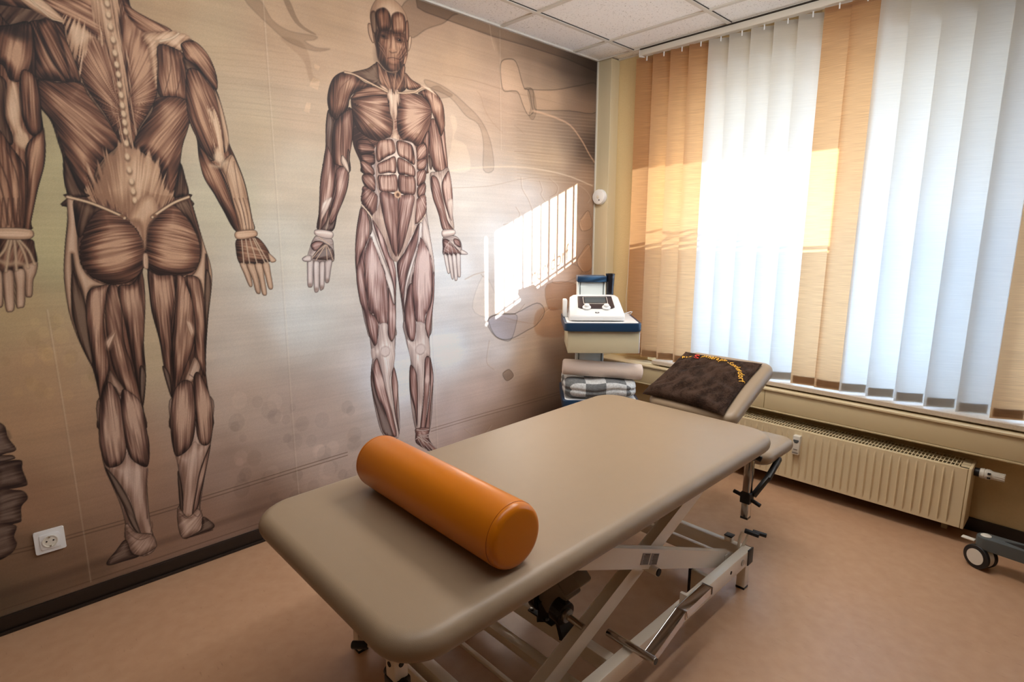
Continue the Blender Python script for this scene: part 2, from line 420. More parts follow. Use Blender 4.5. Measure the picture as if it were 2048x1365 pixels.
for dy in (-.0095, .0095): MB().cyl((.0116, dy, .001), (.0127, dy, .001), .0026, 14).build('contact_hole', 'black', so)
MB().box((.0118, -.002, -.0195), (.0155, .002, -.0145)).build('earth_clip', 'galv', so)
MB().box((.0118, -.002, .0145), (.0155, .002, .0195)).build('earth_clip', 'galv', so)

# ------------------------------------------------------------------ radiator
RX0, RX1, RF, RB, RZ0, RZ1 = .70, 2.2, -.10, .052, .072, .355
ra = thing('radiator', 'cream ribbed panel radiator under the window', 'radiator', (1.45, -.02, .072))
f = MB(); nx = 44; pitch = (RX1-RX0-.05)/nx
# front panel: grid with vertical convector grooves
cols = []; NXS = nx*12; hs = [0, .012, .03, .045, .07, .10, .14, .2, .3, .5, .7, .8, .86, .90, .93, .955, .97, .988, 1.0]
for i in range(NXS+1):
    u = i/12; ph = (u % 1.0); X = RX0+.012+(RX1-RX0-.024)*i/NXS
    col = []
    for t_ in hs:
        depth = 0
        inner = 1 if .045 < t_ < .955 else (.6 if .04 <= t_ <= .96 else 0)
        dd = abs(ph-.5)/.5
        tp = max(0, min(1, (min(t_, 1-t_)-.05)/.16))**.6; wr_ = .10+.24*tp; rib = tp*max(0, 1-(dd/wr_)**2)
        edge = 1 if 1.0 < u < nx-1.0+.001 else 0
        depth = -.0085*rib*inner*edge
        col.append(f.bm.verts.new((X, RF+(.006 if (t_ in (0, 1.0) or i in (0, NXS)) else 0)+depth, RZ0+(RZ1-RZ0)*t_)))
    cols.append(col)
for a, c in zip(cols, cols[1:]):
    for j in range(len(hs)-1): f.bm.faces.new((a[j], c[j], c[j+1], a[j+1]))
TP(f, 'front_panel', 'cream', ra)
TP(MB().box((RX0+.012, RF+.008, RZ0+.005), (RX1-.012, RF+.03, RZ1-.012)), 'water_channel', 'cream', ra)
TP(MB().box((RX0+.012, RB-.02, RZ0+.005), (RX1-.012, RB, RZ1-.012)), 'back_panel', 'cream', ra)
for a in (RX0, RX1-.012): TP(MB().box((a, RF+.001, RZ0), (a+.012, RB, RZ1+.001), bevel=.003), 'side_panel', 'cream', ra)
gr = MB(); gx0, gx1, gy0, gy1, gz = RX0+.012, RX1-.012, RF+.002, RB, RZ1
for y in (gy0+.006, gy0+.052, gy0+.1, gy1-.004): gr.box((gx0, y-.005 if y < gy0+.02 else y-.002, gz-.004), (gx1, y+.006 if y < gy0+.02 else y+.002, gz))
gr.box((gx1-.03, gy0, gz-.004), (gx1, gy1, gz)); gr.box((gx0, gy0, gz-.004), (gx0+.03, gy1, gz))
n = 96
for i in range(n):
    X = gx0+.03+(gx1-gx0-.06)*(i+.5)/n; gr.box((X-.0022, gy0+.008, gz-.007), (X+.0022, gy1-.004, gz-.001))
TP(gr, 'top_grille', 'cream', ra, False)
co = MB()
for i in range(90):
    X = gx0+.03+(gx1-gx0-.06)*(i+.5)/90; co.box((X-.001, RF+.034, RZ0+.02), (X+.001, RB-.024, RZ1-.03))
TP(co, 'convector_fins', 'duct', ra, False)
for X in (1.05, 2.12): TP(MB().box((X-.012, .02, 0), (X+.012, .05, RZ0+.02), bevel=.002), 'foot', 'duct', ra)
v = MB().cyl((RX1, -.012, .322), (RX1+.018, -.012, .322), .019, 24)
TP(v, 'valve_collar', 'black', ra)
Rx = Matrix.Translation((RX1+.018, -.012, .322)) @ Matrix.Rotation(PI/2, 4, 'Y')
vh = TP(MB().lathe([(.012, 0), (.021, .001), (.023, .006), (.023, .016), (.0205, .018), (.0205, .02), (.0235, .022), (.0235, .034), (.0185, .044), (.0165, .082), (.013, .086), (.002, .087)], Rx, 40), 'thermostat_head', 'offwhite', ra)
ri = MB()
for k in range(14):
    a = 2*PI*k/14; c_ = Rx @ Vector((.0165*math.cos(a), .0165*math.sin(a), .066))
    ri.box((c_.x-.02, c_.y-.0016, c_.z-.0016), (c_.x+.021, c_.y+.0016, c_.z+.0016))
o = ri.build('grip_rib', 'offwhite', None, False); o.parent = vh
ri = MB().box((RX1+.047, -.0375, .329), (RX1+.058, -.03, .336)).box((RX1+.047, -.0375, .310), (RX1+.058, -.03, .317)); o = ri.build('scale_window', 'black', None, False); o.parent = vh
hm = thing('heat_meter', 'small white heat cost meter clipped to the radiator front', 'heat meter', (1.484, RF-.0075, .276))
MB().box((-.0185, -.021, -.052), (.0185, .012, .052), bevel=.005).build('case', 'offwhite', hm)
MB().prism([(-.013, .0), (.013, .0), (.013, -.008), (.006, -.018), (-.006, -.018), (-.013, -.008)], .021, .0225, Matrix.Translation((0,0,.031)) @ Matrix.Rotation(PI/2, 4, 'X')).build('display', 'screen', hm, False)
pr = MB()
for i in range(5): pr.box((-.010+.0042*i, -.0224, -.024), (-.0072+.0042*i, -.0212, -.020))
for i in range(7): pr.box((-.014+.0041*i, -.0224, -.042), (-.0112+.0041*i, -.0212, -.038))
pr.build('print', 'print', hm, False)

# ------------------------------------------------------------------ treatment table
PX0, PX1, PY0, PY1, PZ = .885, 1.706, -2.682, -.985, .62
cx = (PX0+PX1)/2
tt = thing('treatment_table', 'height adjustable treatment table with taupe vinyl pads on a cream scissor frame', 'treatment table', (cx, (PY0+PY1)/2, 0))
def T(mb, name, m, smooth=True, par=None):
    o = mb.build(name, m, None, smooth)
    if par is None: o.parent = tt; o.location = -tt.location
    else: o.parent = par
    return o
mp_ = pad_mb(PX1-PX0, PY1-PY0, .062, .105, Matrix.Translation((cx, (PY0+PY1)/2, PZ)), dome=.003, er=.032, bot_in=.022)
for v in mp_.bm.verts: v.co.x += (PX1-v.co.x)/(PX1-PX0)*.05*((PY1-v.co.y)/(PY1-PY0))**2
T(mp_, 'main_pad', 'pad')
# head section, tilted up
tilt = math.radians(24.5); HW, HL = .425, .44
HM = Matrix.Translation((1.293, -.955, .612)) @ Matrix.Rotation(tilt, 4, 'X')
T(pad_mb(HW, HL, .06, .05, HM @ Matrix.Translation((0, HL/2, 0)), dome=.003, er=.026, bot_in=.016), 'head_pad', 'pad')
T(MB().box((-.17, .02, -.066), (.17, HL-.04, -.0605), HM), 'head_pad_plate', 'black')
for sx in (-1, 1):
    AX = cx+sx*.276; AZ = .508
    T(pad_mb(.19, .30, .055, .05, Matrix.Translation((AX, -.825, AZ)), dome=.003, er=.026, bot_in=.02), 'armrest_pad', 'pad')
    X = cx+sx*.322
    st = T(MB().beam((X, -1.03, .56), (X, -1.03, .255), .03, .03, .003), 'hanger_post', 'chrome')
    T(MB().box((X-.0145, -1.0445, .247), (X+.0145, -1.0155, .256)), 'post_cap', 'black', True, st)
    T(MB().box((X-.026, -1.056, .50), (X+.026, -1.004, .559), bevel=.006), 'clamp_block', 'black')
    T(MB().cyl((X-.065, -1.05, .503), (X-.02, -1.045, .515), .008, 14, bevel=.002), 'clamp_lever', 'black'); kb = MB().cyl((X+.045, -1.03, .507), (X+.02, -1.035, .515), .011, 14, bevel=.003)
    T(kb, 'clamp_lever', 'black')
    T(MB().box((X-.02, -1.052, .315), (X+.02, -1.008, .36), bevel=.004), 'lower_clamp', 'black')
    T(MB().cyl((X-.055, -1.03, .345), (X-.018, -1.03, .338), .008, 14, bevel=.002), 'wing_screw', 'black'); T(MB().cyl((X+.055, -1.03, .318), (X+.018, -1.03, .33), .008, 14, bevel=.002), 'wing_screw', 'black')
    T(MB().beam((X+.02, -1.02, .345), (X+.045, -.95, .41), .018, .02).beam((X+.045, -.955, .405), (X+.045, -.85, .462), .022, .02), 'support_arm', 'black')
# frame under the pad
for X in (1.60, cx*2-1.60):
    T(MB().beam((X, PY0+.13, .531), (X, -1.87, .531), .03, .05), 'top_rail', 'frame')
    T(MB().beam((X, -1.86, .535), (X, PY1-.08, .535), .03, .042), 'top_rail', 'frame')
T(MB().beam((1.01, -1.9, .533), (1.60, -1.9, .533), .04, .04), 'top_cross_rail', 'frame')
T(MB().beam((1.01, PY0+.15, .533), (1.60, PY0+.15, .533), .04, .04), 'top_cross_rail', 'frame')
T(MB().beam((1.01, PY1-.1, .533), (1.60, PY1-.1, .533), .04, .04), 'top_cross_rail', 'frame')
# base frame
BZ0, BZ1 = .105, .165; BR = 1.66; BL = 2*cx-BR; Y0, Y1 = -2.385, -1.10
for X in (BR, BL): T(MB().beam((X, Y0, .135), (X, Y1+.014, .135), .035, .06), 'base_side_rail', 'frame')
T(MB().beam((BL+.018, Y1, .135), (BR-.018, Y1, .135), .03, .06), 'base_cross_rail', 'frame')
T(MB().beam((BL+.018, -1.205, .138), (BR-.03, -1.205, .138), .022, .05), 'base_cross_rail', 'frame')
T(MB().beam((BL+.018, -1.955, .138), (BR-.018, -1.955, .138), .036, .05), 'base_cross_rail', 'frame')
T(MB().beam((BL+.018, -2.05, .085), (BR-.018, -2.05, .085), .036, .03), 'base_cross_rail', 'frame')
T(MB().beam((BL+.018, -2.175, .09), (BR-.018, -2.175, .09), .014, .014), 'spreader_bar', 'frame')
T(MB().beam((BL+.018, -2.346, .135), (BR-.018, -2.346, .135), .034, .06), 'base_cross_rail', 'frame')
T(MB().beam((BL+.018, -2.39, .13), (BR-.018, -2.39, .13), .012, .05), 'base_cross_rail', 'frame')
for X, sx in ((BR, 1), (BL, -1)):
    T(MB().box((X-.013, Y1+.014, .108), (X+.0205, Y1+.019, .164), bevel=.002), 'end_cap', 'black')
    T(MB().box((X+sx*.018-.003, Y1-.025, .104), (X+sx*.018+.003, Y1+.017, .168), bevel=.0015), 'end_cap', 'black')
    for yy in (Y1-.012, Y0+.02):
        lg = T(MB().beam((X-.002, yy, .106), (X-.002, yy, .008), .034, .034), 'foot_leg', 'frame')
        T(MB().box((X-.019, yy-.017, 0), (X+.015, yy+.017, .008)), 'rubber_foot', 'black', True, lg)
bl = MB().cyl((BR+.0172, -1.17, .137), (BR+.021, -1.17, .137), .012, 20, bevel=.001); T(bl, 'bolt', 'galv')
bl = MB().cyl((BR+.0172, -1.265, .137), (BR+.0182, -1.265, .137), .007, 16); T(bl, 'screw_hole', 'darkin')
# scissor legs
for X, X2, sx in ((1.612, 1.577, 1), (2*cx-1.612, 2*cx-1.577, -1)):
    T(MB().beam((X, -1.158, .122), (X, -2.13, .541), .03, .056), 'scissor_leg', 'frame')
    T(MB().beam((X2, -1.22, .540), (X2, -2.33, .104), .036, .05), 'scissor_leg', 'frame')
    T(MB().cyl((X2-.03, -1.735, .338), (X+sx*.04, -1.735, .338), .0135, 24), 'pivot_tube', 'frame')
    T(MB().cyl((X+sx*.04, -1.735, .338), (X+sx*.044, -1.735, .338), .012, 24), 'pivot_cap', 'darkin')
for k in range(2):
    lp = MB(); d = Vector((0, -.918, .396)).normalized(); c0 = Vector((1.6275, -1.72-.05*k, .365+.0216*k))
    st = MB().beam(c0-d*.024, c0+d*.024, .0008, .036, 0)
    s_ = T(st, 'sticker', 'sticker', False)
    up = Vector((0, .396, .918))
    for j in range(7):
        q = c0+up*(.0135-.0045*j)+Vector((.0006, 0, 0)); wd = random.uniform(.013, .019)
        lp.beam(q-d*(.02 if j else .02), q-d*.02+d*(wd*2.0), .0006, .0018 if j else .0034, 0)
    T(lp, 'print', 'print', False, s_)
# struts of the drive on the left side
T(MB().beam((1.17, -1.63, .515), (1.37, -1.98, .33), .07, .045), 'drive_arm', 'motor')
# motor with bracket on the cross rail
mo = MB(); mm = Matrix.Translation((1.44, -1.965, .285)) @ Matrix.Rotation(math.radians(-48), 4, 'Y')
mo.box((-.06, -.036, -.045), (.06, .036, .045), mm, .008); mo.box((.02, -.03, -.035), (.135, .03, .05), mm, .008)
T(mo, 'motor_housing', 'motor')
T(MB().cyl((1.475, -2.004, .262), (1.515, -2.006, .257), .036, 28, bevel=.004), 'gear_head', 'blackgloss'); T(MB().cyl((1.375, -1.98, .25), (1.40, -1.98, .25), .048, 28, bevel=.004), 'motor_flange', 'blackgloss')
T(MB().cyl((1.514, -2.006, .2575), (1.524, -2.006, .2565), .021, 24), 'bearing_ring', 'steel')
T(MB().cyl((1.5, -2.006, .258), (1.585, -2.01, .2535), .0105, 24), 'spindle', 'chrome')
br = MB().box((1.335, -1.985, .1632), (1.44, -1.93, .170), bevel=.002).beam((1.385, -1.965, .165), (1.40, -1.98, .25), .035, .045).beam((1.495, -1.975, .163), (1.495, -2.0, .25), .015, .05)
T(br, 'motor_bracket', 'black')
for p in ((1.345, -1.975), (1.415, -1.978), (1.345, -1.945)): T(MB().cyl((p[0], p[1], .17), (p[0], p[1], .175), .006, 12, bevel=.001), 'bolt', 'galv')
T(MB().tube([(1.33, -2.0, .33), (1.28, -2.02, .36), (1.22, -2.05, .43), (1.18, -2.0, .5)], .004, 8).cyl((1.30, -2.02, .345), (1.27, -2.04, .375), .012, 12), 'motor_cable', 'black')
# chrome foot pedal on the outer side rail
pd = MB(); px = 1.7275
def bar(pts, w, h):
    for a, b_ in zip(pts, pts[1:]): pd.beam(a, b_, w, h, .002)
pd.beam((px, -1.56, .236), (px, -1.722, .230), .034, .022, .002)
pd.beam((px, -1.715, .231), (px, -1.886, .176), .033, .022, .002)
pe = T(pd, 'foot_pedal', 'chrome')
T(MB().box((px-.018, -1.5605, .2245), (px+.018, -1.554, .248), bevel=.001), 'pedal_cap', 'black', True, pe)
T(MB().cyl((px-.142, -1.894, .179), (px+.024, -1.894, .179), .0115, 28, bevel=.0015), 'pedal_bar', 'chrome', True, pe)
T(MB().cyl((px+.0235, -1.894, .179), (px+.0255, -1.894, .179), .0095, 24), 'bar_plug', 'black', True, pe)
T(MB().box((1.669, -1.626, .165), (1.715, -1.612, .226), bevel=.003), 'pedal_bracket', 'frame')
ps = T(MB().box((1.575, -1.372, .06), (1.642, -1.352, .15), bevel=.002), 'base_stay', 'frame'); T(MB().box((1.566, -1.374, .02), (1.5745, -1.350, .16)), 'stay_edge', 'black', True, ps)
# square peg and lever on the far cross rail
T(MB().box((1.575, Y1-.014, .166), (1.605, Y1+.014, .186), bevel=.002), 'locking_peg', 'frame')
T(MB().box((1.574, Y1-.015, .186), (1.606, Y1+.015, .191), bevel=.001), 'peg_cap', 'black')
lv = T(MB().tube([(1.634, -1.115, .155), (1.636, -1.11, .20), (1.640, -1.105, .222), (1.652, -1.10, .23), (1.665, -1.095, .230)], .0055).tube([(1.642, -1.10, .155), (1.66, -1.085, .222)], .005), 'release_lever', 'frame')
T(MB().cyl((1.648, -1.10, .231), (1.70, -1.09, .226), .0095, 16, bevel=.002).cyl((1.672, -1.085, .231), (1.72, -1.07, .226), .0085, 16, bevel=.002), 'lever_grip', 'black', True, lv)
# post and lever at the near end
po = T(MB().beam((1.553, -2.60, .56), (1.553, -2.60, .34), .034, .034), 'end_post', 'frame')
T(MB().cyl((1.5705, -2.60, .475), (1.572, -2.60, .475), .006, 14).cyl((1.553, -2.6175, .475), (1.553, -2.619, .475), .006, 14), 'screw_hole', 'darkin', True, po)
T(MB().cyl((1.515, -2.60, .43), (1.595, -2.60, .43), .012, 16, bevel=.002).box((1.532, -2.62, .42), (1.575, -2.58, .44), bevel=.003), 'clamp_knob', 'black', True, po)
lv = T(MB().tube([(1.56, -2.6, .51), (1.525, -2.628, .508), (1.503, -2.643, .505)], .0045), 'release_lever', 'frame')
T(MB().cyl((1.508, -2.64, .506), (1.48, -2.662, .503), .0085, 16, bevel=.002), 'lever_grip', 'black', True, lv)

# ------------------------------------------------------------------ orange bolster
bo = thing('bolster', 'orange vinyl cylinder bolster lying across the treatment table', 'bolster', (1.357, -2.345, PZ+.003))
Rb = .0775; Lb = .605
RB_ = Matrix.Translation((-Lb/2, 0, Rb)) @ Matrix.Rotation(PI/2, 4, 'Y')
prof = [(Rb-.001, .016), (Rb, .02), (Rb+.0008, Lb*.5), (Rb, Lb-.02), (Rb-.001, Lb-.016)]
MB().lathe(prof, RB_, 72).build('cover', 'orange', bo)
for s_, z0 in ((1, Lb-.016), (-1, .016)):
    pr = [(Rb-.0015, z0), (Rb-.001, z0+s_*.001)]+[(Rb-.001-.018*(1-math.cos(a)), z0+s_*(.001+.018*math.sin(a))) for a in [PI/2*i/8 for i in range(1, 9)]]+[(.03, z0+s_*.0205), (.001, z0+s_*.0208)]
    MB().lathe(pr, RB_, 72).build('end_cap', 'orange', bo)
    MB().lathe([(Rb-.002, z0-.0008), (Rb-.0003, z0), (Rb-.002, z0+.0008)], RB_, 72, cap=False).build('seam', 'orange2', bo)
bo.rotation_euler = (0, 0, math.radians(-1.0))

# ------------------------------------------------------------------ cushion on the head section
cu = thing('cushion', 'dark brown towelling cushion with curved gold embroidery resting on the tilted headrest', 'cushion', HM.translation+Vector((0, .18, .1)))
CM = HM @ Matrix.Translation((-.022, .015, .006))
CW, CL = .385, .385
def hgt(u, v):                       # u,v in 0..1
    e = max(0, (1-abs(2*u-1)**3.2)*(1-abs(2*v-1)**3.2))
    h = (.020+.032*(1-v))*e**.42
    wr = .0030*math.sin(9*u+5*v+2.2*math.sin(6*v))+.0026*math.sin(19*v-7*u+1.5*math.sin(9*u))+.0018*math.sin(33*u*v+11*v)+.0015*math.sin(41*u-13*v+2*math.sin(14*v))
    return h+1.5*wr*min(1, e*3)
def outline(u, v):
    px = (u-.5)*CW; py = v*CL
    pin = .014*math.cos(PI*(2*u-1)/2)**1; px *= 1-.05*math.sin(PI*v)
    py += pin*(1 if v < .5 else -1)*abs(2*v-1)**2
    px += .012*math.sin(7*v)*(1 if u > .9 else 0)*0
    return px+(-.018*(1-v)*(1-u)*1.2), py-(.02*(1-v)*(u-.3))
N = 90; mb = MB(); V = []
for layer in (0, 1):
    V.append([[mb.bm.verts.new(CM @ Vector((*outline(i/N, j/N), (.004+hgt(i/N, j/N)) if layer == 0 else (.0035 if 0 < i < N and 0 < j < N else .0038)))) for j in range(N+1)] for i in range(N+1)])
for l, g_ in enumerate(V):
    for i in range(N):
        for j in range(N):
            q = (g_[i][j], g_[i+1][j], g_[i+1][j+1], g_[i][j+1]); mb.bm.faces.new(q if l == 0 else tuple(reversed(q)))
bmesh.ops.remove_doubles(mb.bm, verts=mb.bm.verts[:], dist=.0009)
o = mb.build('cover', 'cushion', None, True, 80); o.parent = cu; o.location = -cu.location
# embroidered lettering following an arc on the cushion
def arc(s):                           # s 0..1 -> (u,v,angle)
    pts = [(.06, .79), (.2, .862), (.34, .898), (.5, .90), (.65, .868), (.78, .80), (.89, .70), (.975, .56)]
    x_ = s*(len(pts)-1); i = min(int(x_), len(pts)-2); f_ = x_-i
    def p(k): return Vector(pts[max(0, min(len(pts)-1, k))])
    p0, p1, p2, p3 = p(i-1), p(i), p(i+1), p(i+2)
    c_ = .5*((2*p1)+(-p0+p2)*f_+(2*p0-5*p1+4*p2-p3)*f_**2+(-p0+3*p1-3*p2+p3)*f_**3)
    return c_
txt = 'PhySiotherapie Sandersdorf'
wid = [.8, .8, .8, 1.75, .4, .8, .5, .78, .75, .5, .75, .8, .34, .75, .45, .75, .75, .78, .8, .75, .5, .65, .8, .78, .5, .5]
LUT = [arc(i/200) for i in range(201)]; AL = [0]
for i in range(200): AL.append(AL[-1]+math.hypot((LUT[i+1].x-LUT[i].x)*CW, (LUT[i+1].y-LUT[i].y)*CL))
def s_at(q): return next((i for i in range(201) if AL[i] >= q*AL[-1]), 200)/200
tot = sum(wid); acc = 0; parts = {'gold': bmesh.new(), 'red': bmesh.new()}
for ch, wd in zip(txt, wid):
    s0 = s_at((acc+wd*.5)/tot); acc += wd
    if ch == ' ': continue
    p = arc(s0); q = arc(min(1, s0+.01)); r_ = arc(max(0, s0-.01)); a = math.atan2((q-r_).y*CL, (q-r_).x*CW)
    big = ch == 'S' and wd > 1.2
    gm = text_mesh(ch, .050 if big else .030, .0006, .0003)
    key = 'red' if big else 'gold'
    xs_ = [v.co.x for v in gm.vertices]; cxx = (min(xs_)+max(xs_))/2
    bmx = bmesh.new(); bmx.from_mesh(gm); D.meshes.remove(gm)
    bmesh.ops.subdivide_edges(bmx, edges=bmx.edges[:], cuts=1)
    for v in bmx.verts:
        lx, ly = (v.co.x-cxx)*(1.2 if big else .98), (v.co.y-.008)*1.3
        X = p.x+(lx*math.cos(a)-ly*math.sin(a))/CW; Y = p.y+(lx*math.sin(a)+ly*math.cos(a))/CL
        X = max(0, min(1, X)); Y = max(0, min(1, Y))
        v.co = CM @ Vector((*outline(X, Y), .0085+hgt(X, Y)+v.co.z))
    tmp = D.meshes.new('t'); bmx.to_mesh(tmp); bmx.free(); parts[key].from_mesh(tmp); D.meshes.remove(tmp)
for key, b_ in parts.items():
    nm = 'embroidered_initial' if key == 'red' else 'embroidered_lettering'; me = D.meshes.new(nm); b_.to_mesh(me); b_.free(); me.materials.append(M[key])
    o = D.objects.new(nm, me); COL.objects.link(o); o.parent = cu; o.location = -cu.location
    o['label'] = key+' embroidered letters'

# ------------------------------------------------------------------ therapy trolley in the corner
ang = math.atan2(.295, .306)
tr = thing('therapy_trolley', 'white and navy equipment trolley standing in the corner by the window', 'trolley', (.440, -.480, 0), ang)
# local axes: +x to the right, -y to the front
TZ = .882
def tray(z, w_, d_, yoff, th, name):
    r_ = MB().prism(rrect(w_, d_, .03), z-th, z, Matrix.Translation((0, yoff, 0)), .006).build(name, 'navy', tr)
    MB().prism(rrect(w_-.03, d_-.03, .02), z, z+.002, Matrix.Translation((0, yoff, 0)), .0005).build(name+'_mat', 'white', tr)
    return r_
tray(TZ, .432, .44, 0, .046, 'top_tray')
MB().box((-.195, -.2, .708), (.205, .17, .835), bevel=.003).build('drawer_box', mat('drawer_front_beige', (206,194,160), .5), tr)
MB().box((.2052, -.2, .71), (.2105, .17, .834), bevel=.001).build('drawer_side_strip', 'white', tr)
MB().box((-.125, .08, .09), (.045, .17, 1.09), bevel=.004).build('column', 'alu', tr)
for X in (-.112, .028): MB().box((X, .0785, .09), (X+.006, .081, 1.09)).build('column_groove', 'groove', tr, False)
MB().box((-.128, .06, 1.09), (.048, .185, 1.128), bevel=.006).build('column_cap', M['navy'], tr)
MB().lathe([(.018, 0), (.022, .01), (.0225, .07), (.0275, .15), (.0285, .155), (.025, .156), (.02, .12), (.002, .1)], Matrix.Translation((.072, .09, .985)), 32).build('probe_holder', 'blackgloss', tr)
tray(.432, .44, .44, 0, .05, 'lower_shelf')
for a in range(4):
    sx, sy = (1 if a % 2 else -1), (1 if a > 1 else -1)
    l_ = MB().beam((sx*.03, sy*.03+.1, .09), (sx*.2, sy*.18, .085), .04, .03).build('base_arm', 'navy', tr)
    o = MB().cyl((sx*.2-.012, sy*.18, .035), (sx*.2+.012, sy*.18, .035), .035, 24, bevel=.003).build('caster', 'black', tr)
# device on the tray
dv = thing('ultrasound_therapy_device', 'white electrotherapy device with small screen and two knobs on the trolley top', 'therapy device', (.440-.028*math.cos(ang), -.480-.028*math.sin(ang), TZ+.003), ang)
W_, = (.31,)
def dev_sec():
    # side profile (y, z), front at -y
    return [(-.17, .006), (-.176, .022), (-.165, .044), (.03, .125), (.055, .132), (.085, .125), (.10, .10), (.10, .006)]
mb = MB(); prof = dev_sec(); nx = 14; rings = []
for i in range(nx+1):
    u = i/nx; X = (u-.5)*W_; k = 1-abs(2*u-1)**10*.12; tb = (1-abs(2*u-1)**10*.06)
    rings.append([mb.bm.verts.new((X*(1 if z < .06 else .93), y*tb+(.0 if y > 0 else 0), .004+(z-.004)*k)) for y, z in prof])
for a, b_ in zip(rings, rings[1:]):
    for j in range(len(prof)): mb.bm.faces.new((a[j], b_[j], b_[(j+1) % len(prof)], a[(j+1) % len(prof)]))
mb.bm.faces.new(rings[0]); mb.bm.faces.new(list(reversed(rings[-1])))
bmesh.ops.bevel(mb.bm, geom=[e for e in mb.bm.edges if e.calc_face_angle(0) > .5], offset=.008, segments=3, affect='EDGES')
mb.build('housing', 'white', dv, True, 50)
sl = math.atan2(.125-.044, .03+.165)
def FM(x_, t_, h_=0):                 # point on sloping front face, t along slope from lower edge
    return Matrix.Translation((x_, -.165+t_*math.cos(sl)-h_*math.sin(sl), .0455+t_*math.sin(sl)+h_*math.cos(sl))) @ Matrix.Rotation(sl, 4, 'X')
MB().prism([(-.088, .055), (.088, .055), (.105, .07), (.10, .20), (-.10, .20), (-.105, .07)], 0, .004, FM(0, 0), .001).build('bezel', 'screenfr', dv)
MB().prism(rrect(.142, .082, .004), .004, .0055, FM(0, .148), .0005).build('screen_frame', 'offwhite', dv)
MB().prism(rrect(.136, .076, .004), .0055, .0062, FM(0, .148)).build('screen_border', 'screenfr', dv)
MB().prism(rrect(.122, .064, .003), .0062, .0068, FM(0, .148)).build('screen', 'screen', dv)
for X in (-.056, .056):
    MB().lathe([(.024, 0), (.0245, .006), (.022, .009), (.016, .011), (.015, .021), (.012, .024), (.001, .0245)], FM(X, .062, .002), 32).build('knob', 'white', dv)
lg = MB().prism([(.010*math.cos(PI/6+PI/3*i), .008*math.sin(PI/6+PI/3*i)) for i in range(6)], 0, .0008, FM(0, .012)); lg.box((-.011, -.006, 0), (.011, .006, .0006), FM(0, .012)); lg.build('logo', 'logo', dv, False)
MB().prism(rrect(.012, .006, .001), .0009, .0013, FM(0, .012)).build('logo_inlay', 'white', dv, False)
ta = thing('applicator_box', 'small white box standing behind the left side of the therapy device', 'box', (.440, -.480, TZ+.002), ang)
MB().box((-.213, .02, 0), (-.188, .1, .105), bevel=.006).build('case', 'white', ta)
MB().box((-.2145, .04, .02), (-.213, .08, .09), bevel=.0005).build('label_plate', 'offwhite', ta)
ca = MB().tube([(.14, .03, .02), (.165, .0, .03), (.19, .02, .035), (.205, .05, .03), (.2, .08, .012), (.17, .12, .01), (.1, .15, .01)], .0022, 8)
o = ca.build('device_cable', 'white', None); o.location = (.440, -.480, TZ+.002); o.rotation_euler = (0, 0, ang)
tag(o, 'thin pale cable looping out beside the therapy device', 'cable')

# towels on the lower shelf
def soft_box(w_, d_, h_, seed, N=40):
    rnd = random.Random(seed); ph = [rnd.uniform(0, 6) for _ in range(8)]; mb = MB()
    bmesh.ops.create_cube(mb.bm, size=1); bmesh.ops.subdivide_edges(mb.bm, edges=mb.bm.edges[:], cuts=24, use_grid_fill=True)
    for v in mb.bm.verts:
        p = v.co*2; n4 = (abs(p.x)**6+abs(p.y)**6+abs(p.z)**3.2)**(1/5.0)
        if n4 > 0: p = p/max(n4, .2)*1.0
        x_, y_, z_ = p.x*w_/2, p.y*d_/2, p.z*h_/2
        wv = .006*math.sin(13*x_/w_+ph[0]+4*y_/d_)+.004*math.sin(9*y_/d_*2+ph[1]+3*x_/w_)
        crease = -.007*math.exp(-(z_/(h_*.08)+.6*math.sin(6*x_/w_+ph[2]))**2)
        v.co = Vector((x_+math.copysign(1, x_)*(crease if abs(p.x) > .8 else 0), y_+math.copysign(1, y_)*(crease if abs(p.y) > .8 else 0), z_+(wv if z_ > -h_*.2 else 0)*.8))
    return mb
bl = soft_box(.43, .40, .105, 3).build('folded_blanket', 'blanket', None, True, 80)
bl.location = (.440+.02*math.sin(ang), -.480-.02*math.cos(ang), .434+.055); bl.rotation_euler = (0, 0, ang)
bl.location.x -= .003; tag(bl, 'folded grey and white checked fleece blanket on the lower trolley shelf', 'blanket')
tw = thing('towel_roll', 'rolled cream fleece towel lying on top of the checked blanket', 'towel', (.522, -.552, .434+.115), ang+.02)
tw.rotation_euler = (0, math.radians(3.5), ang-.02)
Rt = Matrix.Translation((-.232, 0, .045)) @ Matrix.Rotation(PI/2, 4, 'Y')
prof = [(.002, .006), (.02, .003), (.034, .002), (.043, .006), (.0465, .016), (.0475, .1), (.0465, .2), (.048, .3), (.047, .4), (.0465, .452), (.043, .462), (.034, .466), (.02, .464), (.002, .46)]
MB().lathe(prof, Rt, 40).build('fleece', 'towelw', tw)
sp = [( -.232+.4665+.0005, .032*(1-k/40)*math.cos(k*.5), .045+.032*(1-k/40)*math.sin(k*.5)) for k in range(38)]
MB().tube(sp, .0016, 6).build('rolled_end', 'towelw', tw)

# ------------------------------------------------------------------ castor stand at the right edge
cs = thing('rolling_stand_base', 'slate grey rolling base leg with twin wheel castor on the floor at right', 'stand', (2.34, -.26, 0), 0)
C0 = Vector((2.285, -.232, 0))
def CP(mb, name, m, par=None, smooth=True):
    o = mb.build(name, m, None, smooth)
    if par is None: o.parent = cs; o.location = -cs.location
    else: o.parent = par
    return o
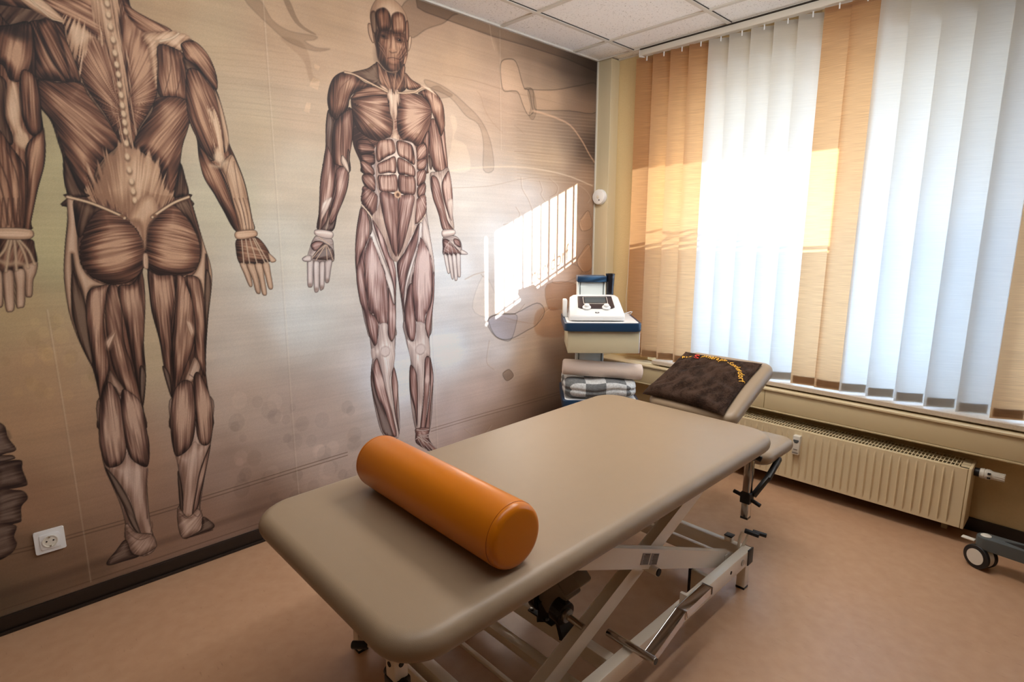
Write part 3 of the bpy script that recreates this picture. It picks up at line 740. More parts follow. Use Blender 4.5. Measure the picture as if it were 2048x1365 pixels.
# ------------------------------------------------------------------ printed mural: painted with numpy onto a fine grid of the wallpaper sheet
CS = .0024; MY0, MY1, MZ0, MZ1 = -3.34, 0.0, .062, 2.5
NC = int(round((MY1-MY0)/CS))+1; NR = int(round((MZ1-MZ0)/CS))+1
GYv = np.linspace(MY0, MY1, NC); GZv = np.linspace(MZ0, MZ1, NR)
_y, _p = -0.807467, 0.181684
_w = np.array([math.sin(_y)*math.cos(_p), math.cos(_y)*math.cos(_p), -math.sin(_p)]); _r = np.array([math.cos(_y), -math.sin(_y), 0]); _u = np.cross(_r, _w)
_C = np.array([2.471, -3.1415, 1.35])
def wall_of(p):                      # traced points of the print -> wall metres (y, z)
    p = np.asarray(p, float)
    d = np.outer((p[:, 0]-1024)/1117.55, _r)-np.outer((p[:, 1]-682.5)/1117.55, _u)+_w
    t = -_C[0]/d[:, 0]; P = _C+d*t[:, None]; return P[:, 1:]
def trace_of(y, z):                  # wall metres -> traced coordinates
    P = np.stack([np.zeros_like(y), y, z], -1)-_C; dz = P@_w
    return 1024+1117.55*(P@_r)/dz, 682.5-1117.55*(P@_u)/dz
CR = {'A': (0, 0, .32967), 'B': (0, 400, .32967), 'C': (0, 800, .32967), 'D': (560, 0, .24903), 'E': (560, 300, .24903),
      'F': (600, 600, .24903), 'G': (850, 0, .24903), 'H': (900, 330, .24903), 'P': (0, 0, 1.0)}
def grid_of(crop, pts):
    x0, y0, s = CR[crop]; p = np.array(pts, float); p = np.stack([x0+p[:, 0]*s, y0+p[:, 1]*s], 1)
    q = wall_of(p); return np.stack([(q[:, 0]-MY0)/CS, (q[:, 1]-MZ0)/CS], 1)
def smooth_poly(P, k=5, closed=True):
    n = len(P); out = []
    rng_ = range(n) if closed else range(n-1)
    for i in rng_:
        g = (lambda j: P[j % n]) if closed else (lambda j: P[max(0, min(n-1, j))])
        a, b, c, d = g(i-1), g(i), g(i+1), g(i+2)
        for j in range(k):
            t = j/k; out.append(.5*(2*b+(c-a)*t+(2*a-5*b+4*c-d)*t*t+(-a+3*b-3*c+d)*t**3))
    if not closed: out.append(P[-1])
    return np.array(out)
IMG = np.zeros((NR, NC, 3), np.float32)
rs = np.random.RandomState(5); TB = rs.rand(256, 256).astype(np.float32)
def vnoise(a, b):
    ia = np.floor(a).astype(int); ib = np.floor(b).astype(int); fa = a-ia; fb = b-ib
    fa = fa*fa*(3-2*fa); fb = fb*fb*(3-2*fb)
    t = lambda i, j: TB[i & 255, j & 255]
    return (t(ia, ib)*(1-fa)+t(ia+1, ib)*fa)*(1-fb)+(t(ia, ib+1)*(1-fa)+t(ia+1, ib+1)*fa)*fb
def bbox(P, pad):
    x0, y0 = np.floor(P.min(0)-pad).astype(int); x1, y1 = np.ceil(P.max(0)+pad).astype(int)+1
    return max(0, x0), max(0, y0), min(NC, x1), min(NR, y1)
def seg_dist(X, Y, P, closed):
    d2 = np.full(X.shape, 1e12); Q = np.roll(P, -1, 0) if closed else P[1:]
    for (ax, ay), (bx, by) in zip(P if closed else P[:-1], Q):
        vx, vy = bx-ax, by-ay; l2 = vx*vx+vy*vy+1e-9
        t = np.clip(((X-ax)*vx+(Y-ay)*vy)/l2, 0, 1); np.minimum(d2, (X-ax-t*vx)**2+(Y-ay-t*vy)**2, out=d2)
    return np.sqrt(d2)
def inside(X, Y, P):
    c = np.zeros(X.shape, bool); Q = np.roll(P, -1, 0)
    for (ax, ay), (bx, by) in zip(P, Q):
        if ay == by: continue
        c ^= ((ay > Y) != (by > Y)) & (X < (bx-ax)*(Y-ay)/(by-ay)+ax)
    return c
lc = lambda c: np.array(c, np.float32)
PW = [lc(c) for c in ((38,23,18), (108,71,53), (184,144,114))]
PC = [lc(c) for c in ((68,47,47), (136,103,97), (208,186,180))]
PM = [lc(c) for c in ((40,27,24), (106,78,67), (180,150,130))]
TW = [lc(c) for c in ((138,102,78), (184,148,118), (214,184,154))]
TCc = [lc(c) for c in ((156,138,134), (194,178,172), (228,220,216))]
TM = [lc(c) for c in ((120,92,78), (164,136,120), (196,172,156))]
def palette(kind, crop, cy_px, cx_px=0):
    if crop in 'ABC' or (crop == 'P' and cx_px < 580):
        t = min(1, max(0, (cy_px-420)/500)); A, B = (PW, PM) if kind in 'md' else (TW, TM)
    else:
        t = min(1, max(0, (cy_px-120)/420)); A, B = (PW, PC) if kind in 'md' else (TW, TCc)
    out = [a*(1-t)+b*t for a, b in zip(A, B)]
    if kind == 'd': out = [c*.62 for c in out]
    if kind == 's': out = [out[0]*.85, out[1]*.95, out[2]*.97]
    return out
def X_(c1, p1, c2, p2):              # join points traced in two crops into one list of plain trace points
    f = lambda c, p: [(CR[c][0]+a*CR[c][2], CR[c][1]+b*CR[c][2]) for a, b in p]
    return f(c1, p1)+f(c2, p2)
def muscle(crop, pts, kind='m', fan=None, ax=None, fib=1.0, line=.6, soft=1.0, jag=0, gain=0., k=.75, lw=1.1, hl=None):
    G = grid_of(crop, pts); P = smooth_poly(G); x0, y0, x1, y1 = bbox(P, 3)
    if x1 <= x0 or y1 <= y0: return
    X, Y = np.meshgrid(np.arange(x0, x1, dtype=float), np.arange(y0, y1, dtype=float))
    d = seg_dist(X, Y, P, True); ins = inside(X, Y, P); sd = np.where(ins, d, -d)
    if fan is not None:
        o = grid_of(crop, [fan])[0]; rr = np.hypot(X-o[0], Y-o[1]); th = np.arctan2(Y-o[1], X-o[0]); rm = max(20, np.median(rr[ins]) if ins.any() else 50)
        q = th*rm; pp = rr
    else:
        if ax is not None:
            g = grid_of(crop, ax); v = g[1]-g[0]
        else:
            c_ = P-P.mean(0); v = np.linalg.eigh(c_.T@c_)[1][:, 1]
        v = v/np.hypot(*v); cen = P.mean(0); pp = (X-cen[0])*v[0]+(Y-cen[1])*v[1]; q = -(X-cen[0])*v[1]+(Y-cen[1])*v[0]
        L = max(10, np.abs(pp[ins]).max() if ins.any() else 10); q = q*(1+.35*(pp/L)**2)      # fibres gather at the ends
    seed = (P[0, 0]*7.3+P[0, 1]*3.1) % 211
    f = vnoise(q/1.55+seed+.6*vnoise(pp/18, q/9), pp/34+seed)-.5+.6*(vnoise(q/5.2+seed*2, pp/60)-.5)
    if jag: sd = sd+f*jag*2
    al = np.clip(sd/soft+.5, 0, 1)
    R = max(2.0, d[ins].max() if ins.any() else 2.0)
    h = np.clip(d/(R*k), 0, 1); h = h*h*(3-2*h)
    gy_, gx_ = np.gradient(np.where(ins, d, 0)); sh = (gx_*(-.65)+gy_*(-.5))*(1-h)
    b = .19+.58*h+.22*sh+f*.56*fib+gain+.10*(vnoise(X/26+seed, Y/26)-.5)*2
    if hl is not None:
        ho = grid_of(crop, [hl[:2]])[0]; b += hl[3]*np.exp(-((X-ho[0])**2+(Y-ho[1])**2)/(2*(hl[2]*(CR[crop][2] if crop != 'P' else .3)*1.0/ (CS*560))**2))
    b = np.clip(b, 0, 1)[..., None]
    cy = CR[crop][1]+np.mean([p[1] for p in pts])*CR[crop][2]
    A, Bm, C_ = palette(kind, crop, cy, CR[crop][0]+np.mean([p[0] for p in pts])*CR[crop][2])
    col = np.where(b < .5, A+(Bm-A)*(b*2), Bm+(C_-Bm)*(b*2-1))
    if line: col = col*(1-(line*np.exp(-(d/lw)**2))[..., None])
    a = al[..., None]; IMG[y0:y1, x0:x1] = IMG[y0:y1, x0:x1]*(1-a)+col*a
def stroke(crop, pts, w, col, alpha=1., soft=1., shade=0, smooth=True):
    P = grid_of(crop, pts); P = smooth_poly(P, 5, False) if smooth and len(P) > 2 else P
    w = w*CR[crop][2]/(CS*560)*.5; x0, y0, x1, y1 = bbox(P, w+soft*2+2)
    if x1 <= x0 or y1 <= y0: return
    X, Y = np.meshgrid(np.arange(x0, x1, dtype=float), np.arange(y0, y1, dtype=float)); d = seg_dist(X, Y, P, False)
    a = (np.clip((w-d)/soft+.5, 0, 1)*alpha)[..., None]; c = np.broadcast_to(lc(col), a.shape[:2]+(3,))
    if shade: c = c*(1-shade*np.clip(d/max(w, .5), 0, 1)[..., None]**2)
    IMG[y0:y1, x0:x1] = IMG[y0:y1, x0:x1]*(1-a)+c*a
def blob(crop, c, rx, ry, col, alpha=1., soft=.35, mul=False):
    o = grid_of(crop, [c, (c[0]+rx, c[1]), (c[0], c[1]+ry)]); ax_, ay_ = np.hypot(*(o[1]-o[0])), np.hypot(*(o[2]-o[0]))
    x0, y0, x1, y1 = bbox(np.array([o[0]-[ax_, ay_], o[0]+[ax_, ay_]]), 2)
    if x1 <= x0 or y1 <= y0: return
    X, Y = np.meshgrid(np.arange(x0, x1, dtype=float), np.arange(y0, y1, dtype=float))
    r = np.hypot((X-o[0, 0])/ax_, (Y-o[0, 1])/ay_); a = (np.clip((1-r)/soft, 0, 1)*alpha)[..., None]
    base = IMG[y0:y1, x0:x1]; c_ = base*lc(col) if mul else lc(col)
    IMG[y0:y1, x0:x1] = base*(1-a)+c_*a
def tint(crop, pts, f, alpha=1., soft=2., edge=0, smooth=True):
    G = grid_of(crop, pts); P = smooth_poly(G, 4) if smooth else G; x0, y0, x1, y1 = bbox(P, soft+2)
    if x1 <= x0 or y1 <= y0: return
    X, Y = np.meshgrid(np.arange(x0, x1, dtype=float), np.arange(y0, y1, dtype=float)); d = seg_dist(X, Y, P, True); s = np.where(inside(X, Y, P), d, -d)
    a = (np.clip(s/soft+.5, 0, 1)*alpha)[..., None]; base = IMG[y0:y1, x0:x1]
    o = base*(1-a)+base*lc(f)*a
    if edge: o = o*(1-(edge*np.exp(-(d/1.3)**2))[..., None])
    IMG[y0:y1, x0:x1] = np.clip(o, 0, 255)

# ---- ground colours of the print; the bluish white partly paints in daylight
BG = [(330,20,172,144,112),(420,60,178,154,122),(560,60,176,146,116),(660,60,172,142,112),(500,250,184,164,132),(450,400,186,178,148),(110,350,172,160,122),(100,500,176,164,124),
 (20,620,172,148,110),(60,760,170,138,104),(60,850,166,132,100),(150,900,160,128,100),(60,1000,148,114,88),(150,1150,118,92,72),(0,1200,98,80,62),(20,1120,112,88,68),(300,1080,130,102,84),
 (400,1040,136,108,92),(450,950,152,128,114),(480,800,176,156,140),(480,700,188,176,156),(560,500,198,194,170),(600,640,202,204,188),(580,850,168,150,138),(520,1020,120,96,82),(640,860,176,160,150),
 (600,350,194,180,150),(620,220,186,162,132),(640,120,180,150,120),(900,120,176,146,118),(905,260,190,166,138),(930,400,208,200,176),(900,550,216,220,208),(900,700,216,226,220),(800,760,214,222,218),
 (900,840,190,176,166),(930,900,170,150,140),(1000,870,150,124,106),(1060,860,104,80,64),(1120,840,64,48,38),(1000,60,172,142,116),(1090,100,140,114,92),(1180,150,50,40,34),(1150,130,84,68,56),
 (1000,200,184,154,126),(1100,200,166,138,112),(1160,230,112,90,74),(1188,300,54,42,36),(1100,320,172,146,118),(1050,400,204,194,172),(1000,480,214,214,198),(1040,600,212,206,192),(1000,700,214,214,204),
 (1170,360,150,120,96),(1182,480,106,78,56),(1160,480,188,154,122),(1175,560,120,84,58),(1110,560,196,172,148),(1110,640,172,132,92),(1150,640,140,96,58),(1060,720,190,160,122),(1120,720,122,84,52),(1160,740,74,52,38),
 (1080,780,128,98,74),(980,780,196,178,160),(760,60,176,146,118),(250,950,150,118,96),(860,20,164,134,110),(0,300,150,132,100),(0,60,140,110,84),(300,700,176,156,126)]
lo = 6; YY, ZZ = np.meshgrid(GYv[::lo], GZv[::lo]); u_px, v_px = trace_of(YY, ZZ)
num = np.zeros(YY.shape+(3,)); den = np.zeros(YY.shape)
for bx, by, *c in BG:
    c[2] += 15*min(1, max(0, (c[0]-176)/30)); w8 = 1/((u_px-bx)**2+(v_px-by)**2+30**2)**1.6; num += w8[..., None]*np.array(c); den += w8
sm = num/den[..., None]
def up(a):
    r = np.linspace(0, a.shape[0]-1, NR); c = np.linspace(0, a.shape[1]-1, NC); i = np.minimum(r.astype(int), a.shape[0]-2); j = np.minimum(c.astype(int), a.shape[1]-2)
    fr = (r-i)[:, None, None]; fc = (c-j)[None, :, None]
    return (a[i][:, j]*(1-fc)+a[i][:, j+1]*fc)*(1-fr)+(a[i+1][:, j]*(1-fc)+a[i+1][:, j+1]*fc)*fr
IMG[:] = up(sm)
XX, RR = np.meshgrid(np.arange(NC, dtype=float), np.arange(NR, dtype=float))
IMG *= (1+.05*(vnoise(XX/70, RR/18)-.5)+.05*(vnoise(XX/34+9, RR/60+3)-.5)+.035*(vnoise(XX/160, RR/3.1)-.5))[..., None]
# ---- faint shapes printed behind the figures
GA = lambda f, *a, **k_: f('G', *a, **k_)
tint('G', [(-60,60),(0,95),(190,165),(540,290),(820,370),(1130,470),(1382,580),(1384,480),(900,300),(400,110),(0,-30),(-80,-60)], (.74,.72,.70), .9, 2, .25, False)
tint('G', [(-120,300),(0,240),(60,215),(150,185),(220,125),(262,100),(100,20),(-100,-20),(-200,100)], (.84,.82,.80), .9, 1.5, .2)
tint('G', [(440,255),(540,290),(600,440),(640,470),(800,470),(1040,560),(1130,600),(1382,640),(1382,585),(1130,470),(820,372)], (.86,.85,.84), .8, 10)
tint('G', [(610,510),(640,478),(710,478),(745,530),(775,640),(800,712),(835,730),(860,860),(870,900),(830,925),(790,850),(750,745),(700,730),(630,725),(608,600)], (1.10,1.09,1.07), .8, 1.5, .35)
tint('G', [(800,712),(900,722),(1060,720),(1240,688),(1382,680),(1382,900),(1160,890),(930,885),(880,860),(865,720)], (1.1,1.08,1.06), .7, 2, .3)
tint('G', [(825,730),(870,725),(895,880),(870,960),(835,930),(850,860)], (.86,.85,.84), .8, 2, .15)
tint('G', [(0,640),(120,680),(230,750),(330,840),(430,940),(500,1060),(540,1200),(550,1365),(470,1365),(470,1150),(430,1000),(330,930),(200,780),(30,700)], (.90,.88,.86), .8, 2, .15)
tint('G', [(100,690),(150,720),(220,770),(60,790),(30,720)], (.88,.86,.85), .8, 2, .1)
tint('G', [(200,940),(240,930),(258,1020),(235,1110),(330,1170),(360,1365),(190,1365),(210,1180),(225,1050)], (1.07,1.08,1.07), .8, 3)
stroke('G', [(870,890),(960,915),(1060,950),(1170,1010),(1260,1130),(1320,1240),(1380,1330)], 26, (200,160,128), .65, 3)
stroke('G', [(150,600),(400,650),(700,740),(1000,810),(1260,880)], 5, (120,96,76), .35, 1.5)
stroke('G', [(420,730),(450,780),(480,880),(540,980),(620,1060)], 10, (150,122,98), .4, 3)
stroke('G', [(720,1010),(760,1040),(800,1080)], 6, (120,96,76), .4, 2)
stroke('G', [(520,200),(535,310),(560,400)], 12, (196,168,140), .4, 3)
for i in range(22):
    y_ = 880+i*26; stroke('G', [(720-60*(i % 3), y_), (1000, y_+28), (1375, y_+62)], 7, (204,176,146), .34 if i % 2 else .2, 2)
    stroke('G', [(740, y_+12), (1000, y_+40), (1375, y_+74)], 5, (120,94,72), .22, 2)
stroke('G', [(720,1215),(1000,1240),(1375,1290)], 6, (110,86,66), .5, 1.2)
stroke('P', [(880,345),(960,335),(1050,335),(1130,350),(1185,372)], 4, (226,206,178), .5, 3)
stroke('P', [(905,376),(980,372),(1060,356),(1180,350)], 2, (150,124,100), .35, 1.5)
for s_, a_, b_ in ((0, .2, 2), ):
    for i in range(13):
        y_ = 120+i*14; stroke('P', [(905, y_-34+i*.5), (990, y_-6+i), (1100, y_+30)], 1.6, (140,112,88), .12, 1.5)
for i in range(12):
    y_ = 88+i*12; stroke('P', [(410, y_+4), (500, y_+10), (640, y_+26)], 1.8, (140,116,92), .16, 1.5)
tint('P', [(490,0),(520,0),(545,40),(580,62),(632,72),(628,80),(610,82),(632,95),(660,98),(630,102),(580,85),(540,52)], (.84,.82,.80), .8, 2, .1)
tint('P', [(567,0),(579,0),(600,45),(632,68),(620,66),(590,45)], (.78,.76,.74), .9, 1.5)
tint('P', [(560,75),(600,82),(618,110),(626,150),(640,160),(620,162),(606,120)], (.90,.88,.86), .7, 3)
for q in ([(629,127),(640,133),(637,141),(629,136)], [(626,155),(640,160),(636,180),(618,172)], [(613,205),(622,206),(619,226),(608,222)]): tint('P', q, (1.12,1.11,1.09), .7, 1.5, 0, False)
# leaves, shells and folds towards the corner
def fold(crop, pts, w_=8, a_=.4): stroke(crop, pts, w_, (130,98,74), a_, 3); stroke(crop, [(p[0]+9, p[1]+3) for p in pts], w_, (236,222,200), a_*.6, 4)
for q in ([(570,100),(580,190),(630,280),(660,360)], [(720,130),(740,200),(730,240),(770,300)], [(800,110),(860,170),(850,230),(800,260)], [(530,340),(560,400),(520,460),(430,480)],
          [(1010,150),(1080,200),(1120,260),(1100,300)], [(1090,380),(1060,430),(1030,450),(1060,530)], [(1120,640),(1060,710),(1020,780),(1070,860)], [(800,940),(900,960),(990,950),(1070,880)],
          [(310,1240),(400,1190),(520,1200),(600,1120)], [(250,880),(300,940),(290,1040)], [(120,920),(200,880),(280,860)], [(780,1080),(850,1070),(900,1090)], [(700,1280),(740,1200),(800,1150)]): fold('H', q)
tint('H', [(310,1240),(400,1200),(520,1195),(700,1110),(760,1180),(700,1280),(620,1330),(480,1400),(370,1380)], (.93,.94,.97), .8, 3, .35)
tint('H', [(180,1150),(260,900),(330,960),(400,1180),(310,1230)], (1.05,1.04,1.02), .8, 4, .08)
for i in range(10): stroke('H', [(330+i*16, 1240+i*3), (420+i*20, 1220+i*6), (520+i*22, 1260+i*2)], 2.5, (150,120,98), .35, 1)
tint('H', [(780,960),(1000,950),(1010,1060),(940,1150),(880,1160),(790,1150)], (.86,.74,.62), .8, 4, .12)
tint('H', [(700,1170),(880,1165),(930,1365),(700,1365)], (.90,.78,.66), .6, 6)
tint('H', [(1040,460),(1090,380),(1120,380),(1140,500),(1060,530)], (1.1,1.06,1.0), .7, 2, .2)
tint('H', [(1020,780),(1060,700),(1120,640),(1140,820),(1070,860)], (1.12,1.04,.94), .6, 2, .2)
tint('H', [(870,850),(990,800),(1060,850),(1020,900),(900,950),(820,940)], (1.06,1.04,1.0), .6, 3, .12)
# lower right folds near the trolley
for q in ([(1500,200),(1520,150),(1600,120),(1730,115)], [(1510,200),(1560,290),(1650,325),(1807,300)], [(1520,330),(1500,500),(1560,560)], [(1630,590),(1680,560),(1715,610),(1670,650),(1640,630)],
          [(1320,1040),(1400,1090),(1480,1070),(1530,1010)]): fold('F', q, 6, .35)
tint('F', [(1505,180),(1560,125),(1730,115),(1735,200),(1690,325),(1600,310),(1540,260)], (.90,.92,.98), .8, 3, .25)
tint('F', [(1630,590),(1680,560),(1715,610),(1670,650),(1640,630)], (.78,.74,.70), .9, 1.5, .2)
# bokeh discs in the lower centre
rb = np.random.RandomState(11)
for i in range(46):
    cx_, cy_ = rb.uniform(470, 720), rb.uniform(800, 1010); r0 = rb.uniform(7, 17); f_ = rb.choice([.93, .95, 1.05])
    blob('P', (cx_, cy_), r0, r0*1.15, (f_, f_, f_), .8, .12, True)
for i in range(26):
    cx_, cy_ = rb.uniform(0, 200), rb.uniform(620, 800); r0 = rb.uniform(8, 18); f_ = rb.choice([.96, 1.04]); blob('P', (cx_, cy_), r0, r0*1.1, (f_, f_, f_*.98), .7, .15, True)
# chain of vertebrae at the lower left
VB = [[(-40,150),(25,155),(50,230),(95,290),(88,312),(40,325),(-40,335)], [(-40,345),(60,335),(88,345),(80,362),(-40,385)], [(-40,395),(40,372),(130,368),(135,420),(165,500),(150,525),(40,545),(-40,550)],
      [(-40,560),(100,548),(150,560),(168,600),(130,650),(130,720),(118,745),(20,765),(-40,765)], [(-40,775),(95,762),(85,830),(102,880),(60,940),(-40,970)]]
for q in VB:
    muscle('C', q, 'd', ax=[(0, 0), (100, -20)], fib=.8, gain=.12, line=.3)
stroke('C', [(-20,200),(40,190),(60,230)], 14, (60,50,38), .35, 3)
# ruled double lines and sheet joints
for off in (0, 17):
    stroke('P', [(-20,1112+off*.42),(66,1092+off*.42),(132,1073+off*.4),(247,1041+off*.4),(356,1010+off*.4),(600,934+off*.38),(695,905+off*.36)], 2.2, (74,56,44), .6, 1)
    stroke('P', [(862,858+off*.33),(960,829+off*.33),(1050,804+off*.32),(1120,784+off*.3)], 1.8, (84,64,50), .6, 1)
stroke('P', [(0,1222),(200,1156),(540,1040)], 2, (80,60,46), .6, 1); stroke('P', [(-10,1208),(100,1172),(210,1132)], 40, (60,46,36), .18, 14)
stroke('P', [(0,1190),(200,1125),(430,1050),(560,1005)], 16, (70,52,42), .3, 8)
for q in ([(527,0),(557,420),(587,850),(600,1010)], [(95,620),(125,800),(165,1050),(182,1165)], [(848,420),(868,675),(876,900)], [(1000,60),(1003,300)]):
    stroke('P', q, 1.6, (226,214,192), .28, 1.2); stroke('P', [(p[0]-3, p[1]) for p in q], 1.2, (120,100,80), .18, 1)

# ================================================================== figure seen from behind
SK = dict(line=.35, fib=.5)
m_ = muscle
# silhouettes first
m_('A', [(-60,-20),(560,-30),(760,-30),(800,50),(900,110),(1050,190),(1180,250),(1260,330),(1312,450),(1315,545),(1250,640),(1150,750),(1110,880),(1095,980),(1140,1130),(1145,1190),(1130,1260),(430,1260),(410,1190),(385,1080),(380,960),(350,860),(310,740),(250,660),(120,500),(-60,400)], 'd', gain=.25)
m_('B', [(410,0),(450,-40),(1110,-40),(1158,0),(1200,140),(1240,280),(1285,480),(1265,700),(1250,1050),(1290,1400),(1040,1400),(1040,1200),(965,840),(905,560),(895,430),(865,430),(880,600),(872,850),(885,1050),(870,1250),(878,1400),(604,1400),(608,1240),(560,1020),(480,850),(420,680),(390,480),(392,300),(408,120)], 'm', gain=-.1, fib=.6)
m_('C', [(605,-20),(600,200),(630,400),(680,520),(730,640),(760,760),(760,850),(850,950),(945,900),(915,760),(895,560),(895,400),(905,280),(890,180),(860,60),(850,-20)], 's')
m_('C', [(1045,-20),(1035,150),(1045,260),(1070,350),(1090,500),(1090,620),(1080,660),(1078,740),(1100,830),(1160,835),(1220,790),(1215,650),(1225,580),(1250,420),(1280,260),(1290,150),(1280,-20)], 's')
# back
m_('A', [(-40,-20),(250,-30),(540,-20),(640,60),(700,300),(735,600),(765,890),(720,850),(640,700),(540,560),(492,470),(440,330),(390,150),(330,120),(200,60),(-40,20)], fan=(760,700), hl=(620,520,130,.15))
m_('A', [(250,-30),(540,-20),(600,60),(640,200),(620,260),(520,180),(400,120),(300,60)], ax=[(250,0),(560,160)], soft=5, line=.1, gain=.1)
m_('A', [(690,-30),(760,-30),(800,50),(900,110),(1050,190),(960,215),(880,235),(940,330),(955,470),(950,590),(900,690),(840,790),(810,890),(785,880),(775,700),(765,560),(745,400),(715,200)], fan=(740,640), hl=(880,330,120,.15))
m_('A', [(740,-20),(800,50),(900,110),(1040,185),(930,215),(850,180),(770,90)], ax=[(740,0),(1040,190)], soft=3, line=.2, gain=.12)
m_('A', [(560,-20),(700,-20),(730,130),(760,260),(775,420),(790,560),(800,720),(795,890),(765,890),(735,720),(705,540),(690,400),(640,240),(570,80)], 't', jag=7, line=0, soft=5, gain=.06, k=1.3)
m_('A', [(100,-30),(230,-20),(390,120),(340,132),(200,60)], 't', line=.3); stroke('A', [(180,-10),(250,60),(320,115),(385,132)], 9, (206,178,146), .9, 1.5, .3)
m_('A', [(390,140),(470,130),(620,240),(560,260),(470,330),(455,420),(480,480),(440,340)], 't', jag=10, soft=6, line=0, gain=-.02)
m_('A', [(180,130),(370,135),(400,230),(440,330),(490,480),(470,500),(350,492),(230,472),(180,400),(170,250)], 'm', ax=[(220,140),(400,500)], gain=-.25, hl=(380,390,110,.3))
m_('A', [(225,140),(330,140),(430,470),(360,440),(270,290)], 'm', ax=[(240,140),(420,480)], gain=-.08, soft=3)
m_('A', [(870,215),(960,190),(1080,192),(1160,232),(1110,262),(1165,335),(1110,318),(970,262),(955,330),(952,540),(915,400),(895,290)], 't', jag=2, line=.1, soft=3, gain=.12)
stroke('A', [(950,252),(1000,245),(1050,228),(1085,202)], 11, (216,190,160), .9, 1.5, .3); blob('A', (958,252), 15, 13, (176,142,112), 1, .5)
stroke('A', [(965,265),(1040,290),(1110,322),(1150,315),(1200,350)], 4, (70,44,34), .7, 1)
m_('A', [(965,270),(1110,322),(1128,420),(1135,600),(1040,595),(960,570),(957,400)], ax=[(1020,280),(1060,590)], hl=(1040,500,90,.2), gain=-.02)
stroke('A', [(1030,310),(1035,420),(1000,560)], 5, (60,36,28), .6, 1.2); stroke('A', [(1095,330),(1100,450),(1060,590)], 5, (60,36,28), .6, 1.2)
m_('A', [(955,590),(1130,605),(1150,740),(1110,880),(1095,980),(1070,1100),(1050,1200),(1000,1150),(980,1060),(930,980),(870,930),(812,885),(850,780),(920,680)], fan=(1500,200), hl=(1020,720,160,.14), gain=-.06)
m_('A', [(230,490),(350,500),(490,500),(540,580),(640,710),(722,850),(700,900),(640,950),(590,1020),(570,1100),(550,1195),(480,1140),(420,1000),(380,900),(320,740),(250,650)], fan=(-200,150), hl=(420,800,170,.12), gain=-.1)
m_('A', [(740,870),(800,880),(870,930),(940,980),(985,1060),(1000,1140),(1055,1195),(940,1265),(855,1380),(830,1380),(750,1300),(545,1195),(575,1100),(590,1020),(640,950),(700,900)], 't', jag=8, soft=6, line=0, fan=(790,1700), gain=-.08, k=1.2)
m_('A', [(385,960),(420,1000),(480,1140),(545,1188),(480,1196),(416,1186),(388,1080)], 'd', line=.4); m_('A', [(1072,1100),(1098,990),(1136,1130),(1140,1180),(1100,1194),(1054,1194)], 'd', line=.4)
for x_, y_ in ((650,20),(658,88),(670,160),(686,240),(697,320),(708,390),(718,450),(725,512),(735,575),(742,638),(750,690),(756,742),(762,798),(767,868),(772,950),(784,1030),(798,1100),(808,1160),(818,1215),(836,1295)):
    blob('A', (x_+2, y_+10), 24, 30, (104,76,56), .75, .5); blob('A', (x_, y_), 18, 25, (206,178,146), 1, .5)
# buttocks and hips
m_('B', [(405,-15),(450,-10),(470,150),(480,330),(520,440),(600,500),(690,516),(600,525),(548,545),(522,650),(500,560),(455,430),(436,330),(440,520),(440,700),(500,880),(560,1020),(480,860),(420,690),(388,480),(392,300),(410,130)], 's', gain=.05, fib=.2)
m_('B', [(1150,-20),(1185,80),(1215,200),(1218,340),(1180,440),(1150,465),(1210,490),(1238,600),(1246,440),(1250,330),(1262,400),(1270,620),(1250,850),(1266,700),(1287,500),(1280,400),(1240,270),(1200,140)], 's', gain=.05, fib=.2)
m_('B', [(450,-2),(540,22),(620,62),(560,120),(520,190),(474,226),(450,100)], 'd', line=.4); m_('B', [(1050,32),(1132,0),(1172,100),(1202,226),(1150,130)], 'd', gain=.2, line=.4)
m_('B', [(600,60),(680,65),(775,112),(862,235),(886,325),(860,432),(780,500),(680,512),(580,482),(512,425),(480,345),(490,250),(530,140)], ax=[(500,330),(870,250)], hl=(690,330,110,.25), gain=-.06, jag=1.5)
m_('B', [(1040,28),(1120,90),(1180,180),(1215,280),(1210,380),(1170,440),(1080,462),(960,452),(905,405),(880,300),(890,180),(930,105)], ax=[(880,260),(1210,320)], hl=(1060,270,110,.3), gain=-.06, jag=1.5)
m_('B', [(775,110),(850,-10),(930,-20),(960,80),(900,160),(882,300),(862,235),(840,150)], 't', soft=4, line=.05, gain=-.1, fib=.3); m_('B', [(868,330),(895,330),(900,410),(885,420),(868,400)], 's', line=.2)
for q in ([(410,-18),(560,22),(740,98),(755,112)], [(1145,-18),(1050,20),(940,92),(925,106)]): stroke('B', q, 22, (80,52,38), .8, 2); stroke('B', q, 15, (206,176,142), 1, 1.5, .35)
blob('B', (742,98), 20, 12, (120,86,64), 1, .5); blob('B', (938,94), 18, 12, (120,86,64), 1, .5)
# thighs
m_('B', [(440,430),(480,520),(520,640),(540,800),(560,1000),(480,850),(445,700),(430,560)], 'd', gain=.25)
m_('B', [(1247,430),(1282,490),(1264,700),(1250,850),(1243,650)], 'd', gain=.3)
m_('B', [(530,565),(600,525),(665,520),(640,640),(632,760),(650,900),(662,1030),(622,1150),(610,1250),(588,1080),(550,900),(522,720)], hl=(590,640,70,.2))
m_('B', [(660,520),(720,535),(742,700),(752,850),(800,1000),(842,1150),(862,1265),(760,1160),(690,1030),(660,900),(640,760),(640,620)], hl=(690,620,60,.25))
m_('B', [(715,530),(800,510),(862,440),(882,600),(876,800),(870,950),(886,1060),(868,1255),(830,1100),(780,860),(745,690)], hl=(810,640,70,.25))
m_('B', [(850,1010),(886,1060),(868,1240),(850,1180)], 'd', gain=.2); m_('B', [(640,860),(700,800),(690,850),(660,910)], 't', soft=5, line=0)
